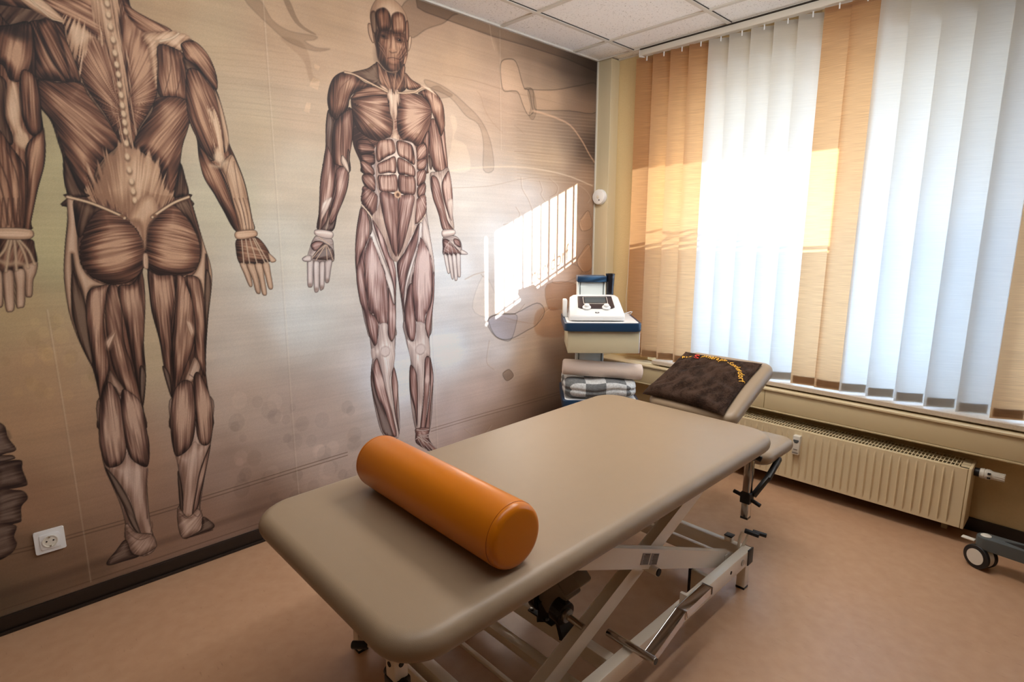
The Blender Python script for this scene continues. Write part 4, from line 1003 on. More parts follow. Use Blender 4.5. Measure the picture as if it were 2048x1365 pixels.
m_('B', [(898,430),(960,455),(1062,465),(1062,600),(1042,780),(1045,900),(1036,1000),(1042,1190),(1000,1050),(968,860),(920,680),(903,540)], hl=(990,560,70,.22))
m_('B', [(1060,465),(1120,470),(1172,560),(1182,700),(1182,850),(1130,1010),(1046,1205),(1050,1050),(1040,880),(1055,720),(1065,600)], hl=(1110,620,60,.25))
m_('B', [(1120,470),(1200,470),(1232,560),(1242,700),(1247,880),(1247,1070),(1210,1005),(1180,940),(1182,750),(1160,600)], hl=(1210,640,50,.22))
m_('B', [(1125,735),(1160,745),(1178,800),(1160,830)], 't', soft=5, line=0); m_('B', [(985,1010),(1030,1060),(1042,1200),(1015,1130)], 'd', gain=.15)
m_('B', [(1180,955),(1215,1010),(1200,1080),(1150,1110),(1120,1090),(1150,1020)], 's', line=.3); m_('B', [(665,1040),(690,1060),(760,1160),(720,1190),(655,1150)], 's', gain=-.3, line=.4)
stroke('B', [(1150,1060),(1190,1080),(1215,1020)], 5, (60,40,34), .7, 1); stroke('B', [(655,1120),(700,1140),(720,1190)], 6, (50,34,28), .8, 1)
# calves, tendons and feet
m_('C', [(660,410),(740,385),(765,315),(800,370),(896,405),(890,520),(897,700),(920,805),(862,828),(830,740),(785,600),(730,520)], 't', line=.2, fan=(800,-900)); m_('C', [(1065,340),(1110,330),(1178,255),(1212,275),(1272,268),(1240,360),(1203,500),(1184,620),(1165,705),(1100,705),(1112,560),(1090,420)], 't', line=.2)
m_('C', [(612,-20),(660,-110),(715,-40),(745,40),(762,150),(767,300),(742,382),(682,412),(640,392),(605,280),(600,150)], ax=[(650,-50),(700,400)], hl=(680,180,80,.25)); m_('C', [(742,-60),(800,-40),(858,25),(882,150),(907,280),(897,402),(832,388),(780,332),(752,200),(735,50)], hl=(810,60,90,.4))
m_('C', [(1045,-20),(1080,-90),(1120,-120),(1165,-100),(1182,0),(1187,150),(1162,272),(1105,332),(1060,332),(1036,180)], hl=(1120,60,90,.3)); m_('C', [(1172,-120),(1200,-170),(1245,-100),(1280,0),(1292,150),(1272,262),(1222,272),(1192,200),(1186,50)], hl=(1235,50,70,.4))
m_('C', [(636,408),(720,500),(790,620),(830,740),(855,822),(800,770),(750,650),(690,530)], 'd', gain=.2); m_('C', [(1277,270),(1252,420),(1222,560),(1202,650),(1166,695),(1190,540),(1215,420)], 'm'); m_('C', [(1078,430),(1110,560),(1108,700),(1090,640)], 'd')
stroke('C', [(893,420),(884,560),(895,720)], 8, (70,46,38), .7, 2)
m_('C', [(765,750),(830,805),(920,815),(950,870),(942,902),(850,950),(800,930),(760,850)], 's', gain=-.05, fan=(1000,700)); m_('C', [(762,850),(800,930),(845,950),(740,985),(662,1006),(648,985),(700,920)], 'd', gain=.15)
m_('C', [(1080,650),(1140,712),(1200,660),(1232,712),(1222,790),(1172,822),(1110,842),(1080,765)], 's', gain=-.05, fan=(1300,600)); m_('C', [(1230,712),(1280,738),(1302,765),(1280,790),(1205,815),(1125,846),(1215,790)], 'd', gain=.2)
for i in range(4): stroke('C', [(770,870+i*16),(720,920+i*14),(670,985+i*4)], 3, (120,96,88), .5, 1)
for q in ([(770,800),(840,850),(910,830)], [(920,740),(925,770),(915,800)], [(1170,690),(1200,710),(1225,670)], [(1090,690),(1130,720),(1160,715)]): stroke('C', q, 5, (70,48,40), .6, 1.2)
stroke('C', [(1120,842),(1180,825),(1240,808),(1290,790)], 7, (40,24,20), .8, 1.5)
# right arm
m_('A', [(1130,560),(1135,430),(1200,400),(1300,520),(1345,640),(1380,780),(1392,870),(1435,970),(1490,1120),(1530,1320),(1542,1396),(1436,1409),(1350,1270),(1280,1140),(1218,1000),(1190,830),(1145,690)], 'm', gain=-.15)
m_('A', [(1100,262),(1180,250),(1262,330),(1312,450),(1316,545),(1250,480),(1190,400),(1130,368),(1110,320)], hl=(1200,330,60,.3)); m_('A', [(1112,350),(1190,400),(1250,480),(1200,430),(1140,430),(1120,400)], 'd', soft=3)
m_('A', [(1135,430),(1200,425),(1252,490),(1312,565),(1345,680),(1376,820),(1360,930),(1312,930),(1300,975),(1240,920),(1200,850),(1150,740),(1130,620)], ax=[(1160,450),(1340,930)], hl=(1190,520,60,.25))
m_('A', [(1300,540),(1345,640),(1378,780),(1390,870),(1368,930),(1350,800),(1325,660)], 's', line=.35, gain=-.05); m_('A', [(1250,660),(1290,670),(1325,760),(1350,930),(1305,940),(1310,850),(1285,760)], 't', jag=8, soft=3, line=0, gain=.1)
m_('A', [(1200,870),(1240,920),(1300,975),(1240,960)], 'd')
m_('A', [(1202,885),(1290,985),(1335,1025),(1385,1135),(1445,1340),(1470,1405),(1436,1409),(1370,1293),(1300,1180),(1230,1060)], hl=(1270,1060,60,.1)); m_('A', [(1330,1010),(1360,1080),(1400,1180),(1430,1280),(1395,1200)], 'd')
m_('A', [(1340,1010),(1380,950),(1412,940),(1442,1000),(1490,1130),(1524,1300),(1542,1396),(1460,1406),(1440,1330),(1400,1180),(1370,1080)], 's', gain=.05, fib=1)
stroke('A', [(1370,1080),(1390,980),(1410,940)], 5, (90,62,48), .6, 1); stroke('A', [(1420,980),(1440,1120),(1490,1365)], 5, (80,54,42), .6, 1)
blob('A', (1330,958), 42, 44, (212,186,156), .9, .6); stroke('A', [(1280,1005),(1330,1010),(1370,985)], 20, (206,178,148), .7, 6)
for x0_, x1_ in ((1350,1445),(1385,1462),(1420,1478),(1450,1497),(1475,1515),(1500,1532)): stroke('B', [(x0_, -10),((x0_+x1_)/2+6, 80),(x1_, 190)], 6, (84,56,44), .7, 1.4)
HAND = lambda crop, pts, **k_: m_(crop, pts, 's', line=.45, fib=.35, **k_)
m_('B', [(1440,235),(1432,310),(1447,375),(1480,400),(1560,395),(1640,372),(1625,300),(1552,222)], 'm', gain=-.05)
for q in ([(1455,385),(1500,390),(1520,450),(1533,515),(1520,530),(1505,512),(1480,450)], [(1495,392),(1548,392),(1565,460),(1582,555),(1568,572),(1550,555),(1530,480)],
          [(1545,392),(1592,390),(1605,470),(1620,565),(1606,582),(1588,565),(1570,480)], [(1590,390),(1630,380),(1645,450),(1657,530),(1640,545),(1625,528),(1608,460)], [(1625,320),(1672,358),(1670,376),(1640,376)]): HAND('B', q, gain=.05)
for x0_, x1_ in ((1465,1480),(1490,1515),(1515,1560),(1535,1610),(1545,1632)): stroke('B', [(x0_, 232), ((x0_*.5+x1_*.5), 310), (x1_, 385)], 8, (206,182,154), .9, 1.5, .3)
m_('B', [(1432,192),(1545,182),(1555,222),(1442,240)], 't', line=.5, ax=[(1430,210),(1550,200)])
# left arm
m_('A', [(-60,150),(60,150),(180,135),(215,300),(220,470),(250,670),(265,780),(277,900),(268,1010),(230,1150),(190,1340),(182,1395),(-60,1395)], 'm', gain=-.25)
m_('A', [(-50,180),(60,150),(180,140),(205,260),(180,420),(120,492),(60,485),(20,400),(-50,350)], 'm', gain=-.35, hl=(110,340,60,.6)); blob('A', (110,200), 95, 60, (34,22,17), .75, .7)
m_('A', [(130,430),(212,460),(242,560),(252,680),(252,790),(200,825),(150,760),(118,620)], 'm', gain=-.1); m_('A', [(-40,480),(40,500),(35,700),(80,830),(60,880),(-40,800)], 'd', gain=.1)
m_('A', [(60,495),(105,520),(122,640),(130,760),(178,830),(170,885),(112,890),(80,800),(38,700),(38,580)], 't', soft=4, line=.1, gain=-.05)
blob('A', (130,850), 52, 52, (196,164,132), .9, .6); stroke('A', [(140,890),(190,920),(215,960)], 22, (192,160,128), .6, 5)
m_('A', [(-40,800),(80,905),(152,1010),(157,1110),(140,1400),(-40,1400)], 'm', gain=-.05, ax=[(40,850),(100,1365)]); m_('A', [(155,900),(242,800),(266,775),(277,900),(267,1010),(230,1150),(192,1330),(180,1400),(145,1400),(165,1150)], 'm', hl=(225,950,60,.15))
for q in ([(-10,960),(60,1150),(90,1360)], [(40,900),(110,1100),(120,1365)], [(-10,1080),(30,1230),(50,1365)], [(156,930),(160,1100),(150,1365)]): stroke('A', q, 6, (50,32,25), .7, 1.4)
for x_ in (10, 45, 75, 105, 130, 160): stroke('B', [(x_+6, -10), (x_, 80), (x_-8, 180)], 6, (64,42,32), .7, 1.4)
m_('B', [(-30,225),(182,235),(212,290),(228,380),(205,430),(100,440),(-30,430)], 'm', gain=-.15)
for q in ([(140,400),(225,375),(222,440),(203,490),(197,578),(175,593),(152,575),(148,470)], [(85,430),(150,425),(155,540),(150,640),(125,657),(97,645),(92,520)], [(15,440),(80,432),(90,560),(88,662),(60,682),(35,668),(20,560)], [(-30,440),(12,440),(20,560),(18,640),(-5,655),(-30,640)]): HAND('B', q, gain=-.05)
for q in ([(55,235),(30,300),(-10,350)], [(70,238),(52,330),(36,432)], [(88,240),(95,330),(100,425)], [(105,240),(150,330),(170,410)], [(115,240),(175,310),(210,390)]): stroke('B', q, 14, (186,158,128), .9, 2, .35)
for q in ([(0,372),(60,390),(100,380),(160,400)],): stroke('B', q, 22, (180,150,120), .7, 4)
m_('B', [(-30,172),(184,178),(182,238),(-30,232)], 't', line=.5, ax=[(0,200),(180,205)])

# ================================================================== figure seen from the front
m_('D', [(590,880),(860,735),(950,735),(1200,800),(1215,950),(1195,1080),(1190,1340),(1150,1400),(700,1400),(650,1330),(640,1290),(590,1170),(580,1050)], 'm', gain=-.2)
m_('E', [(690,90),(900,60),(1160,80),(1186,110),(1166,250),(1166,350),(1177,480),(1192,600),(1216,750),(1238,900),(1240,1050),(1225,1320),(1200,1500),(1020,1500),(985,1300),(945,1000),(935,890),(915,890),(930,1000),(932,1200),(930,1400),(925,1500),(740,1520),(690,1420),(650,1230),(610,980),(604,820),(615,650),(632,530),(655,430),(655,360),(676,280),(668,190)], 's', gain=-.1)
m_('F', [(560,160),(740,60),(770,200),(762,450),(757,540),(787,720),(795,1090),(670,1090),(600,860),(568,640),(580,480),(560,300)], 's', gain=.0); m_('F', [(840,160),(1050,60),(1040,300),(1046,450),(1072,640),(1040,1060),(935,1060),(880,720),(890,500),(850,320)], 's', gain=.0)
# head
m_('D', [(704,200),(722,184),(742,225),(756,335),(738,338),(712,275)], 's', gain=-.2, line=.4); m_('D', [(1032,305),(1052,288),(1058,330),(1042,400),(1028,405)], 's', gain=-.05, line=.4)
m_('D', [(722,120),(742,40),(792,-22),(860,-34),(922,0),(982,60),(1022,140),(1036,260),(1032,330),(1026,440),(1004,505),(972,555),(930,592),(888,588),(840,552),(792,482),(772,385),(752,330),(735,230)], 's', gain=.0, fib=.15, line=.3, k=.6)
m_('D', [(765,240),(890,235),(1000,265),(1026,335),(1020,440),(1000,505),(968,555),(930,590),(888,586),(842,552),(792,482),(773,385)], 'm', gain=-.12, fan=(900,-200), soft=5, line=.2)
m_('D', [(730,100),(764,92),(778,180),(776,258),(748,262),(732,190)], 'd', gain=.2, soft=3, line=.2); m_('D', [(768,92),(828,60),(870,88),(892,150),(884,235),(802,245),(775,180)], 'm', gain=-.15, soft=3, ax=[(830,70),(830,240)], line=.25)
m_('D', [(903,115),(950,95),(1000,130),(1008,240),(965,272),(900,255),(893,170)], 'm', gain=.05, soft=3, ax=[(950,100),(955,270)], line=.25); m_('D', [(1010,180),(1030,175),(1036,300),(1020,335),(1006,280)], 'm', soft=2, line=.3)
for q, w2, a2 in (([(800,268),(830,255),(880,272)], 9, .6), ([(930,285),(965,285),(1000,300)], 8, .6), ([(790,300),(830,310),(870,308)], 8, .5), ([(930,335),(965,342),(1000,335)], 7, .5), ([(890,240),(900,300),(880,390)], 6, .4), ([(925,300),(930,370),(935,400)], 5, .35)): stroke('D', q, w2, (52,32,26), a2, 2)
blob('D', (828,290), 42, 24, (46,28,22), .85, .7); blob('D', (958,320), 42, 24, (56,34,28), .85, .7); blob('D', (960,322), 13, 10, (24,14,12), 1, .4); blob('D', (832,292), 12, 10, (22,13,10), 1, .4); blob('D', (952,317), 4, 3, (200,180,160), .8, .5)
stroke('D', [(905,290),(906,340),(908,395)], 18, (196,152,122), .55, 6); blob('D', (905,402), 26, 18, (176,130,102), .6, .8); stroke('D', [(880,412),(900,424),(935,418)], 7, (46,28,24), .7, 2.5)
stroke('D', [(862,468),(900,462),(930,468),(962,478)], 6, (48,26,22), .8, 1.5); stroke('D', [(880,484),(915,492),(950,488)], 9, (170,118,94), .5, 4); stroke('D', [(880,512),(915,520),(945,512)], 6, (56,34,28), .45, 3)
for q in ([(985,340),(960,400),(935,440)], [(1000,370),(975,420),(955,455)], [(1012,400),(985,440),(960,470)], [(1015,430),(990,470),(965,490)], [(790,340),(830,390),(850,440)], [(800,380),(830,420),(850,455)], [(945,350),(955,400),(950,430)]):
    stroke('D', q, 6, (206,164,132), .45, 2); stroke('D', [(p[0]+9, p[1]+3) for p in q], 4, (60,36,30), .55, 1.5)
m_('D', [(1000,460),(1020,440),(1008,505),(985,540)], 'm', hl=(1005,480,30,.3), soft=3, line=0); blob('D', (900,540), 40, 28, (150,104,82), .5, .8)
blob('D', (790,450), 50, 130, (50,32,26), .35, .9); blob('D', (970,370), 34, 26, (206,160,130), .45, .9); blob('D', (846,362), 30, 22, (150,106,82), .4, .9); blob('D', (915,500), 50, 16, (176,124,98), .4, .9); stroke('D', [(912,300),(914,345),(914,392)], 9, (222,182,152), .6, 3)
# neck
m_('D', [(775,495),(850,568),(930,592),(1000,512),(1004,620),(1014,710),(960,745),(900,745),(860,725),(715,655),(762,590)], 'm', gain=-.15, ax=[(800,500),(880,740)])
m_('D', [(560,590),(700,550),(776,510),(795,620),(812,690),(760,682),(660,625)], 'd', gain=.3, fan=(800,640)); m_('D', [(1004,585),(1060,640),(1135,690),(1080,722),(1012,705)], 'm', fan=(1000,560))
for q in ([(800,540),(830,630),(885,730)], [(850,575),(868,650),(890,730)], [(995,540),(980,640),(930,735)], [(930,592),(920,660),(915,740)], [(1002,600),(1010,660),(1008,700)]): stroke('D', q, 18, (184,140,110), .75, 4, .3); stroke('D', [(p[0]+12, p[1]) for p in q], 5, (50,32,26), .7, 1.5)
for q in ([(880,595),(885,650),(900,735)], [(905,600),(903,660),(908,740)]): stroke('D', q, 5, (60,40,32), .7, 1.2)
stroke('D', [(860,572),(900,580),(940,572)], 6, (206,170,138), .6, 2); m_('D', [(800,680),(850,700),(880,745),(840,735)], 't', soft=4, line=0)
# arms behind the chest
m_('D', [(388,880),(430,930),(560,860),(592,960),(592,1060),(575,1160),(560,1260),(556,1390),(370,1390),(352,1280),(366,1180),(368,1000)], 'm', gain=-.3)
m_('P', X_('D', [(386,900),(412,940),(436,1000),(420,1140),(420,1300)], 'E', [(440,150),(442,232),(440,332),(402,452),(342,562),(308,642),(316,400),(324,250),(345,140)]+[(362,20)])+X_('D', [(368,1180)], 'D', [(370,1000)]), 'd', gain=.18)
m_('D', [(450,962),(540,885),(578,880),(590,960),(590,1060),(575,1170),(560,1260),(553,1370),(500,1380),(455,1365),(424,1260),(424,1080)], 'm', gain=-.18, ax=[(500,900),(500,1365)], hl=(470,1300,70,.25)); stroke('D', [(500,960),(490,1100),(495,1300),(510,1400)], 5, (50,32,26), .7, 1.2)
m_('D', [(545,1200),(562,1230),(556,1340),(540,1300)], 'd')
m_('D', [(398,690),(440,612),(520,575),(600,605),(680,660),(742,692),(602,745),(560,800),(545,868),(490,920),(452,965),(400,905),(380,800)], 'm', gain=-.22, fan=(430,1100), hl=(520,640,60,.2)); stroke('D', [(575,620),(480,720),(440,880)], 6, (50,30,24), .4, 2)
m_('D', [(1197,1000),(1240,955),(1292,1090),(1322,1200),(1338,1330),(1346,1400),(1310,1418),(1265,1390),(1225,1340),(1193,1200)], 'm', gain=.06, ax=[(1230,980),(1280,1365)]); m_('D', [(1318,1020),(1332,1150),(1350,1340),(1345,1390),(1330,1330),(1300,1160),(1288,1085)], 'm', gain=-.05); stroke('D', [(1245,1000),(1270,1150),(1280,1390)], 6, (60,40,34), .6, 1.3)
m_('D', [(1110,745),(1200,712),(1272,768),(1312,850),(1324,960),(1322,1025),(1292,1095),(1260,1005),(1222,905),(1202,835),(1150,775)], 'm', fan=(1290,1250), hl=(1255,850,50,.5))
# chest
m_('D', [(742,690),(862,745),(864,790),(882,880),(908,960),(902,1062),(870,1112),(790,1134),(700,1102),(630,1042),(590,950),(574,860),(572,790),(622,732)], 'm', fan=(520,800), gain=-.06, hl=(800,850,80,.18))
m_('D', [(622,732),(742,690),(862,745),(864,772),(740,770),(575,800),(590,760)], 'm', ax=[(580,780),(860,750)], line=.4, gain=-.02)
m_('D', [(958,758),(1060,748),(1152,778),(1212,860),(1218,940),(1196,1050),(1160,1132),(1112,1172),(1030,1152),(962,1092),(940,1010),(945,880)], 'm', fan=(1250,890), gain=.05, hl=(1060,930,80,.3))
stroke('D', [(600,840),(700,960),(860,1090)], 6, (60,38,30), .35, 2); stroke('D', [(970,800),(1080,790),(1200,870)], 5, (60,38,30), .5, 1.5)
m_('D', [(858,742),(955,750),(950,880),(938,1000),(955,1115),(930,1180),(885,1112),(910,1060),(906,950),(884,860)], 't', jag=6, soft=3, line=.05, gain=.12)
blob('D', (735,1012), 30, 26, (120,88,66), .6, .5); blob('D', (1105,1088), 30, 26, (128,94,74), .6, .5)
for q in ([(520,580),(600,600),(700,652),(790,700),(864,738)], [(948,745),(1010,748),(1085,738),(1140,705),(1205,712)]): stroke('D', q, 24, (90,60,44), .6, 3); stroke('D', q, 15, (212,180,148), 1, 2, .35)
m_('D', [(1130,690),(1200,705),(1260,770),(1200,735)], 't', soft=4, line=0, gain=.1)
# flank muscles
m_('D', [(615,1140),(700,1120),(765,1190),(757,1222),(692,1238),(640,1232)], 'm', gain=-.15); m_('D', [(655,1245),(752,1238),(763,1312),(702,1330),(660,1292)], 'm', gain=-.15)
m_('E', [(648,90),(722,108),(762,180),(742,205),(670,190)], 'm', gain=-.1); m_('E', [(664,200),(752,205),(768,290),(752,335),(672,275)], 'm', gain=-.08); m_('E', [(672,290),(742,328),(784,372),(778,470),(762,562),(720,505),(655,425),(655,350)], 'm', fan=(800,250), jag=1)
m_('D', [(1098,1180),(1195,1140),(1190,1210),(1170,1262),(1104,1292)], 'm'); m_('E', [(1098,92),(1175,70),(1168,150),(1108,162)], 'm'); m_('E', [(1098,182),(1168,160),(1166,250),(1104,290)], 'm'); m_('E', [(1104,305),(1166,262),(1166,350),(1110,382)], 'm')
m_('D', [(1150,1130),(1195,1060),(1192,1320),(1180,1300),(1175,1190)], 'm', gain=-.1)
m_('E', [(1092,405),(1166,358),(1177,480),(1150,542),(1088,595),(1084,500)], 'm', fan=(1070,250), jag=1, gain=.08)
# abdominal sheath and blocks
m_('P', X_('D', [(765,1180),(870,1105),(940,1120),(1050,1140),(1090,1190)], 'E', [(1100,100),(1100,200),(1098,400),(1085,600),(1122,580),(1050,705),(992,820),(952,888),(912,888),(862,782),(800,655),(738,545),(785,470),(800,380),(775,280),(768,150),(764,40)]), 't', line=.15, gain=.05, soft=1.5)
for cr_, q in (('D', [(788,1135),(870,1118),(912,1132),(927,1222),(855,1262),(788,1302),(770,1230)]), ('D', [(940,1132),(1040,1152),(1072,1200),(1082,1322),(1010,1282),(948,1242)]), ('E', [(788,112),(860,76),(926,56),(932,180),(870,182),(800,192),(786,150)]),
             ('E', [(945,66),(1012,84),(1080,142),(1082,216),(1010,200),(948,186)]), ('E', [(788,206),(860,202),(936,204),(946,318),(920,340),(812,332),(792,284)]), ('E', [(955,200),(1020,208),(1082,222),(1082,356),(978,352),(950,312)])):
    m_(cr_, q, 'm', ax=[(900,0),(903,300)], line=.6, k=.5, gain=.0)
m_('E', [(802,346),(905,352),(950,402),(946,822),(908,822),(870,700),(832,552)], 'm', ax=[(880,350),(915,800)], gain=.0, line=.4); m_('E', [(982,362),(1076,368),(1066,480),(1032,622),(992,762),(962,832),(946,822),(952,402)], 'm', ax=[(1020,370),(960,800)], gain=.0, line=.4)
blob('E', (945,358), 32, 34, (196,160,130), 1, .3); blob('E', (947,360), 17, 20, (86,58,46), 1, .5)
for q in ([(655,440),(700,490),(740,545)], [(1168,520),(1150,550),(1124,582)]): stroke('E', q, 13, (218,194,168), 1, 1.5, .3)
stroke('E', [(905,840),(935,850),(965,838)], 6, (160,120,104), .5, 2)
# thighs
m_('E', [(742,562),(832,702),(882,850),(916,900),(934,1010),(930,1200),(922,1330),(905,1250),(915,1150),(880,980),(810,782)], 'm', gain=.0); m_('E', [(715,555),(748,640),(802,792),(862,942),(905,1062),(918,1150),(918,1260),(880,1132),(830,982),(770,802),(720,690),(712,610)], 's', gain=.1, line=.5, fib=1)
m_('E', [(652,462),(702,502),(722,582),(722,682),(682,782),(642,872),(620,985),(604,850),(610,680),(630,540)], 'm', fan=(700,200), hl=(660,640,50,.12)); m_('P', X_('E', [(682,780),(682,950),(692,1150),(722,1300)], 'F', [(602,132),(632,202),(622,332),(600,372),(560,292),(535,200),(512,90)])+X_('E', [(640,1210),(612,1000)], 'E', [(640,872)]), 'm', gain=-.08)
m_('E', [(702,515),(730,545),(742,640),(722,682),(718,590)], 'd', gain=.2)
m_('P', X_('E', [(722,690),(762,762),(802,880),(846,1002),(866,1152),(872,1290)], 'F', [(708,110),(702,195),(670,212),(640,200),(602,132)])+X_('E', [(716,1290),(682,1102),(680,900)], 'E', [(692,780)]), 'm', fan=(745,300), hl=(745,520,85,.45), gain=.08, jag=2)
m_('P', X_('E', [(870,1110),(893,1180),(918,1240)], 'F', [(765,20),(772,100),(768,232),(757,312),(727,334),(705,262),(706,120)]), 'm', hl=(785,630,30,.2))
m_('E', [(1062,700),(1112,592),(1132,622),(1120,702),(1080,852),(1022,1002),(1002,1152),(996,1310),(970,1152),(944,1002),(944,905),(1000,822)], 'm', gain=-.1, hl=(1040,760,40,.2)); m_('E', [(1118,592),(1146,600),(1142,702),(1112,802),(1062,952),(1022,1122),(1012,1400),(996,1310),(1002,1102),(1052,902),(1100,752)], 's', gain=.08, line=.5, fib=1)
m_('E', [(1152,540),(1192,622),(1216,752),(1238,902),(1241,1020),(1215,902),(1180,782),(1140,692)], 't', gain=.1, line=.3)
m_('P', X_('E', [(1130,702),(1180,782),(1216,872),(1228,1002),(1216,1202),(1196,1300)], 'F', [(1014,120),(1002,192),(970,200),(940,184),(920,100)])+X_('E', [(1074,1220),(1060,1052)], 'E', [(1090,882)]), 'm', fan=(845,290), hl=(842,520,85,.5), gain=.12, jag=2)
m_('P', X_('E', [(1241,1000),(1238,1180),(1226,1290)], 'F', [(1040,302),(1012,252),(1004,182),(1020,100)])+X_('E', [(1216,1202)], 'E', [(1228,1002)]), 'm', gain=.12)
m_('P', X_('E', [(1030,1100),(1062,1080),(1074,1220)], 'F', [(922,100),(932,200),(926,302),(905,334),(875,312),(850,232),(838,100),(845,20)]), 'm', gain=-.08, hl=(818,640,40,.2))
# knees and shins
m_('F', [(638,202),(702,192),(706,282),(735,337),(757,322),(764,450),(748,560),(722,642),(742,802),(795,1080),(765,1080),(702,802),(652,562),(622,470),(582,478),(570,402),(602,374),(628,322)], 't', line=.25, gain=.05); m_('F', [(938,182),(1002,192),(1007,262),(1036,322),(1046,442),(1010,472),(1002,602),(987,802),(962,1050),(938,1050),(945,802),(940,602),(905,522),(884,460),(868,382),(856,316),(902,337),(932,302)], 't', line=.25, gain=.1)
for c_ in ((685,415), (968,398)):
    for r0, cc, aa in ((48, (150,128,124), .5), (38, (222,212,208), .6)): blob('F', c_, r0, r0*1.05, cc, aa, .25)
    stroke('F', [(c_[0]-20, c_[1]+30), (c_[0], c_[1]+44), (c_[0]+28, c_[1]+28)], 4, (120,98,94), .6, 1.5)
m_('F', [(620,470),(652,562),(692,722),(732,872),(778,1080),(730,1080),(682,902),(622,782),(590,652),(590,522)], 'm', gain=-.05, hl=(650,660,50,.25)); m_('F', [(578,512),(592,652),(622,782),(682,902),(750,1090),(672,1070),(620,892),(580,742),(568,640)], 'd', gain=.3); m_('F', [(756,542),(782,640),(789,722),(782,902),(800,1080),(770,950),(742,742),(735,622)], 'm', gain=-.1)
m_('F', [(1003,482),(1040,460),(1047,562),(1042,702),(1022,872),(1002,1050),(965,1050),(985,852),(996,702)], 'm', hl=(1020,640,30,.45)); m_('F', [(1044,462),(1066,562),(1072,652),(1052,852),(1038,1050),(1005,1050),(1030,852),(1046,702)], 'm', gain=.02); m_('F', [(888,522),(930,572),(942,642),(947,802),(940,1020),(920,882),(885,742),(878,620)], 'm', gain=-.15)
for q in ([(1000,700),(985,880),(975,1030)], [(700,800),(740,930),(770,1060)]): stroke('F', q, 5, (86,62,60), .7, 1.2)
# foot
m_('F', [(932,1035),(1038,1030),(1032,1100),(1062,1160),(1102,1200),(1082,1226),(1030,1212),(960,1172),(928,1140),(928,1080)], 'm', gain=-.02, fan=(960,1040))
for q in ([(960,1110),(1010,1170),(1050,1215)], [(975,1105),(1030,1160),(1075,1215)], [(990,1105),(1045,1150),(1095,1195)], [(950,1120),(985,1180),(1020,1205)]): stroke('F', q, 8, (214,202,196), .9, 1.5, .4)
for q in ([(938,1045),(990,1050),(1036,1042)], [(955,1085),(1000,1090),(1034,1082)], [(932,1120),(970,1100),(1030,1105)], [(945,1100),(990,1130),(1030,1150)]): stroke('F', q, 16, (120,100,94), .5, 3); stroke('F', q, 11, (208,196,190), .9, 1.5, .3)
# forearms and hands
m_('E', [(350,110),(430,110),(520,140),(555,180),(545,290),(515,390),(465,510),(425,650),(300,645),(315,480),(322,260),(340,140)], 'm', gain=-.15)
m_('E', [(372,-30),(402,10),(436,110),(444,220),(440,332),(402,452),(342,562),(308,642),(318,400),(324,250),(343,120)], 'm', hl=(390,220,60,.15)); m_('E', [(450,165),(520,130),(552,180),(548,282),(520,382),(470,502),(432,602),(416,645),(370,645),(400,482),(445,332)], 'm', gain=-.05, hl=(480,290,50,.2))
m_('E', [(490,100),(500,40),(535,80),(552,130),(552,185)], 's', gain=-.1)
m_('E', [(345,420),(415,380),(395,450),(335,560),(330,500)], 't', soft=3, line=.1)
m_('E', [(400,450),(375,560),(335,640),(420,640),(445,560),(400,590)], 'd', gain=.25, soft=2)
for q in ([(320,300),(325,480),(312,640)], [(345,560),(335,600),(328,642)], [(440,330),(395,500),(350,640)], [(470,480),(420,560),(385,642)], [(415,560),(405,600),(398,640)]): stroke('E', q, 7, (72,48,42), .75, 1.4)
for q in ([(430,470),(395,560),(370,640)], [(340,520),(330,580),(318,640)]): stroke('E', q, 9, (206,176,150), .6, 2)
m_('E', [(1206,190),(1245,175),(1300,165),(1348,140),(1372,230),(1386,350),(1386,500),(1396,645),(1310,645),(1280,522),(1230,382),(1208,290)], 's', gain=.0)
m_('E', [(1214,215),(1270,235),(1310,400),(1346,562),(1392,645),(1310,645),(1270,502),(1224,372)], 'm', gain=.02); m_('E', [(1330,195),(1362,180),(1386,350),(1386,532),(1370,562),(1320,422),(1298,285)], 'm', gain=.1, hl=(1345,280,40,.3))
m_('E', [(1340,420),(1386,400),(1386,540),(1372,560)], 't', soft=3, line=0); m_('E', [(1198,40),(1225,100),(1215,160),(1200,130)], 'd', gain=.1)
for q in ([(1300,290),(1330,440),(1375,600)], [(1240,330),(1290,480),(1345,640)], [(1225,360),(1275,520),(1325,640)], [(1290,470),(1330,580),(1360,640)], [(1290,190),(1298,240),(1300,290)]): stroke('E', q, 6, (84,60,54), .75, 1.3)
m_('E', [(270,710),(300,690),(415,712),(432,790),(437,880),(400,905),(260,905),(215,890),(240,780)], 's', gain=-.1)
m_('E', [(248,762),(290,730),(352,742),(342,782),(290,812),(262,802)], 'm', gain=-.1); m_('E', [(335,760),(365,750),(425,800),(428,880),(380,885),(300,880),(262,860)], 'd', gain=.35)
for q in ([(222,880),(268,890),(268,980),(264,1088),(242,1106),(222,1090),(218,980)], [(270,900),(318,905),(318,1010),(314,1120),(296,1146),(275,1130),(268,1010)], [(318,905),(365,905),(360,1010),(356,1100),(338,1126),(320,1120),(315,1010)], [(362,895),(418,885),(410,960),(397,1050),(380,1071),(362,1058),(358,980)], [(178,872),(215,848),(250,850),(250,895),(195,897)]): HAND('E', q, gain=-.02)
for q in ([(365,762),(310,810),(262,866)], [(366,764),(325,830),(290,885)], [(370,764),(375,820),(380,885)], [(376,764),(405,820),(425,884)], [(300,690),(340,720),(400,760)]): stroke('E', q, 9, (214,184,158), .95, 1.5, .35)
stroke('E', [(240,780),(232,830),(215,860)], 10, (226,214,198), .5, 4)
m_('E', [(288,640),(418,656),(413,712),(290,690)], 't', line=.5, ax=[(290,660),(415,680)])
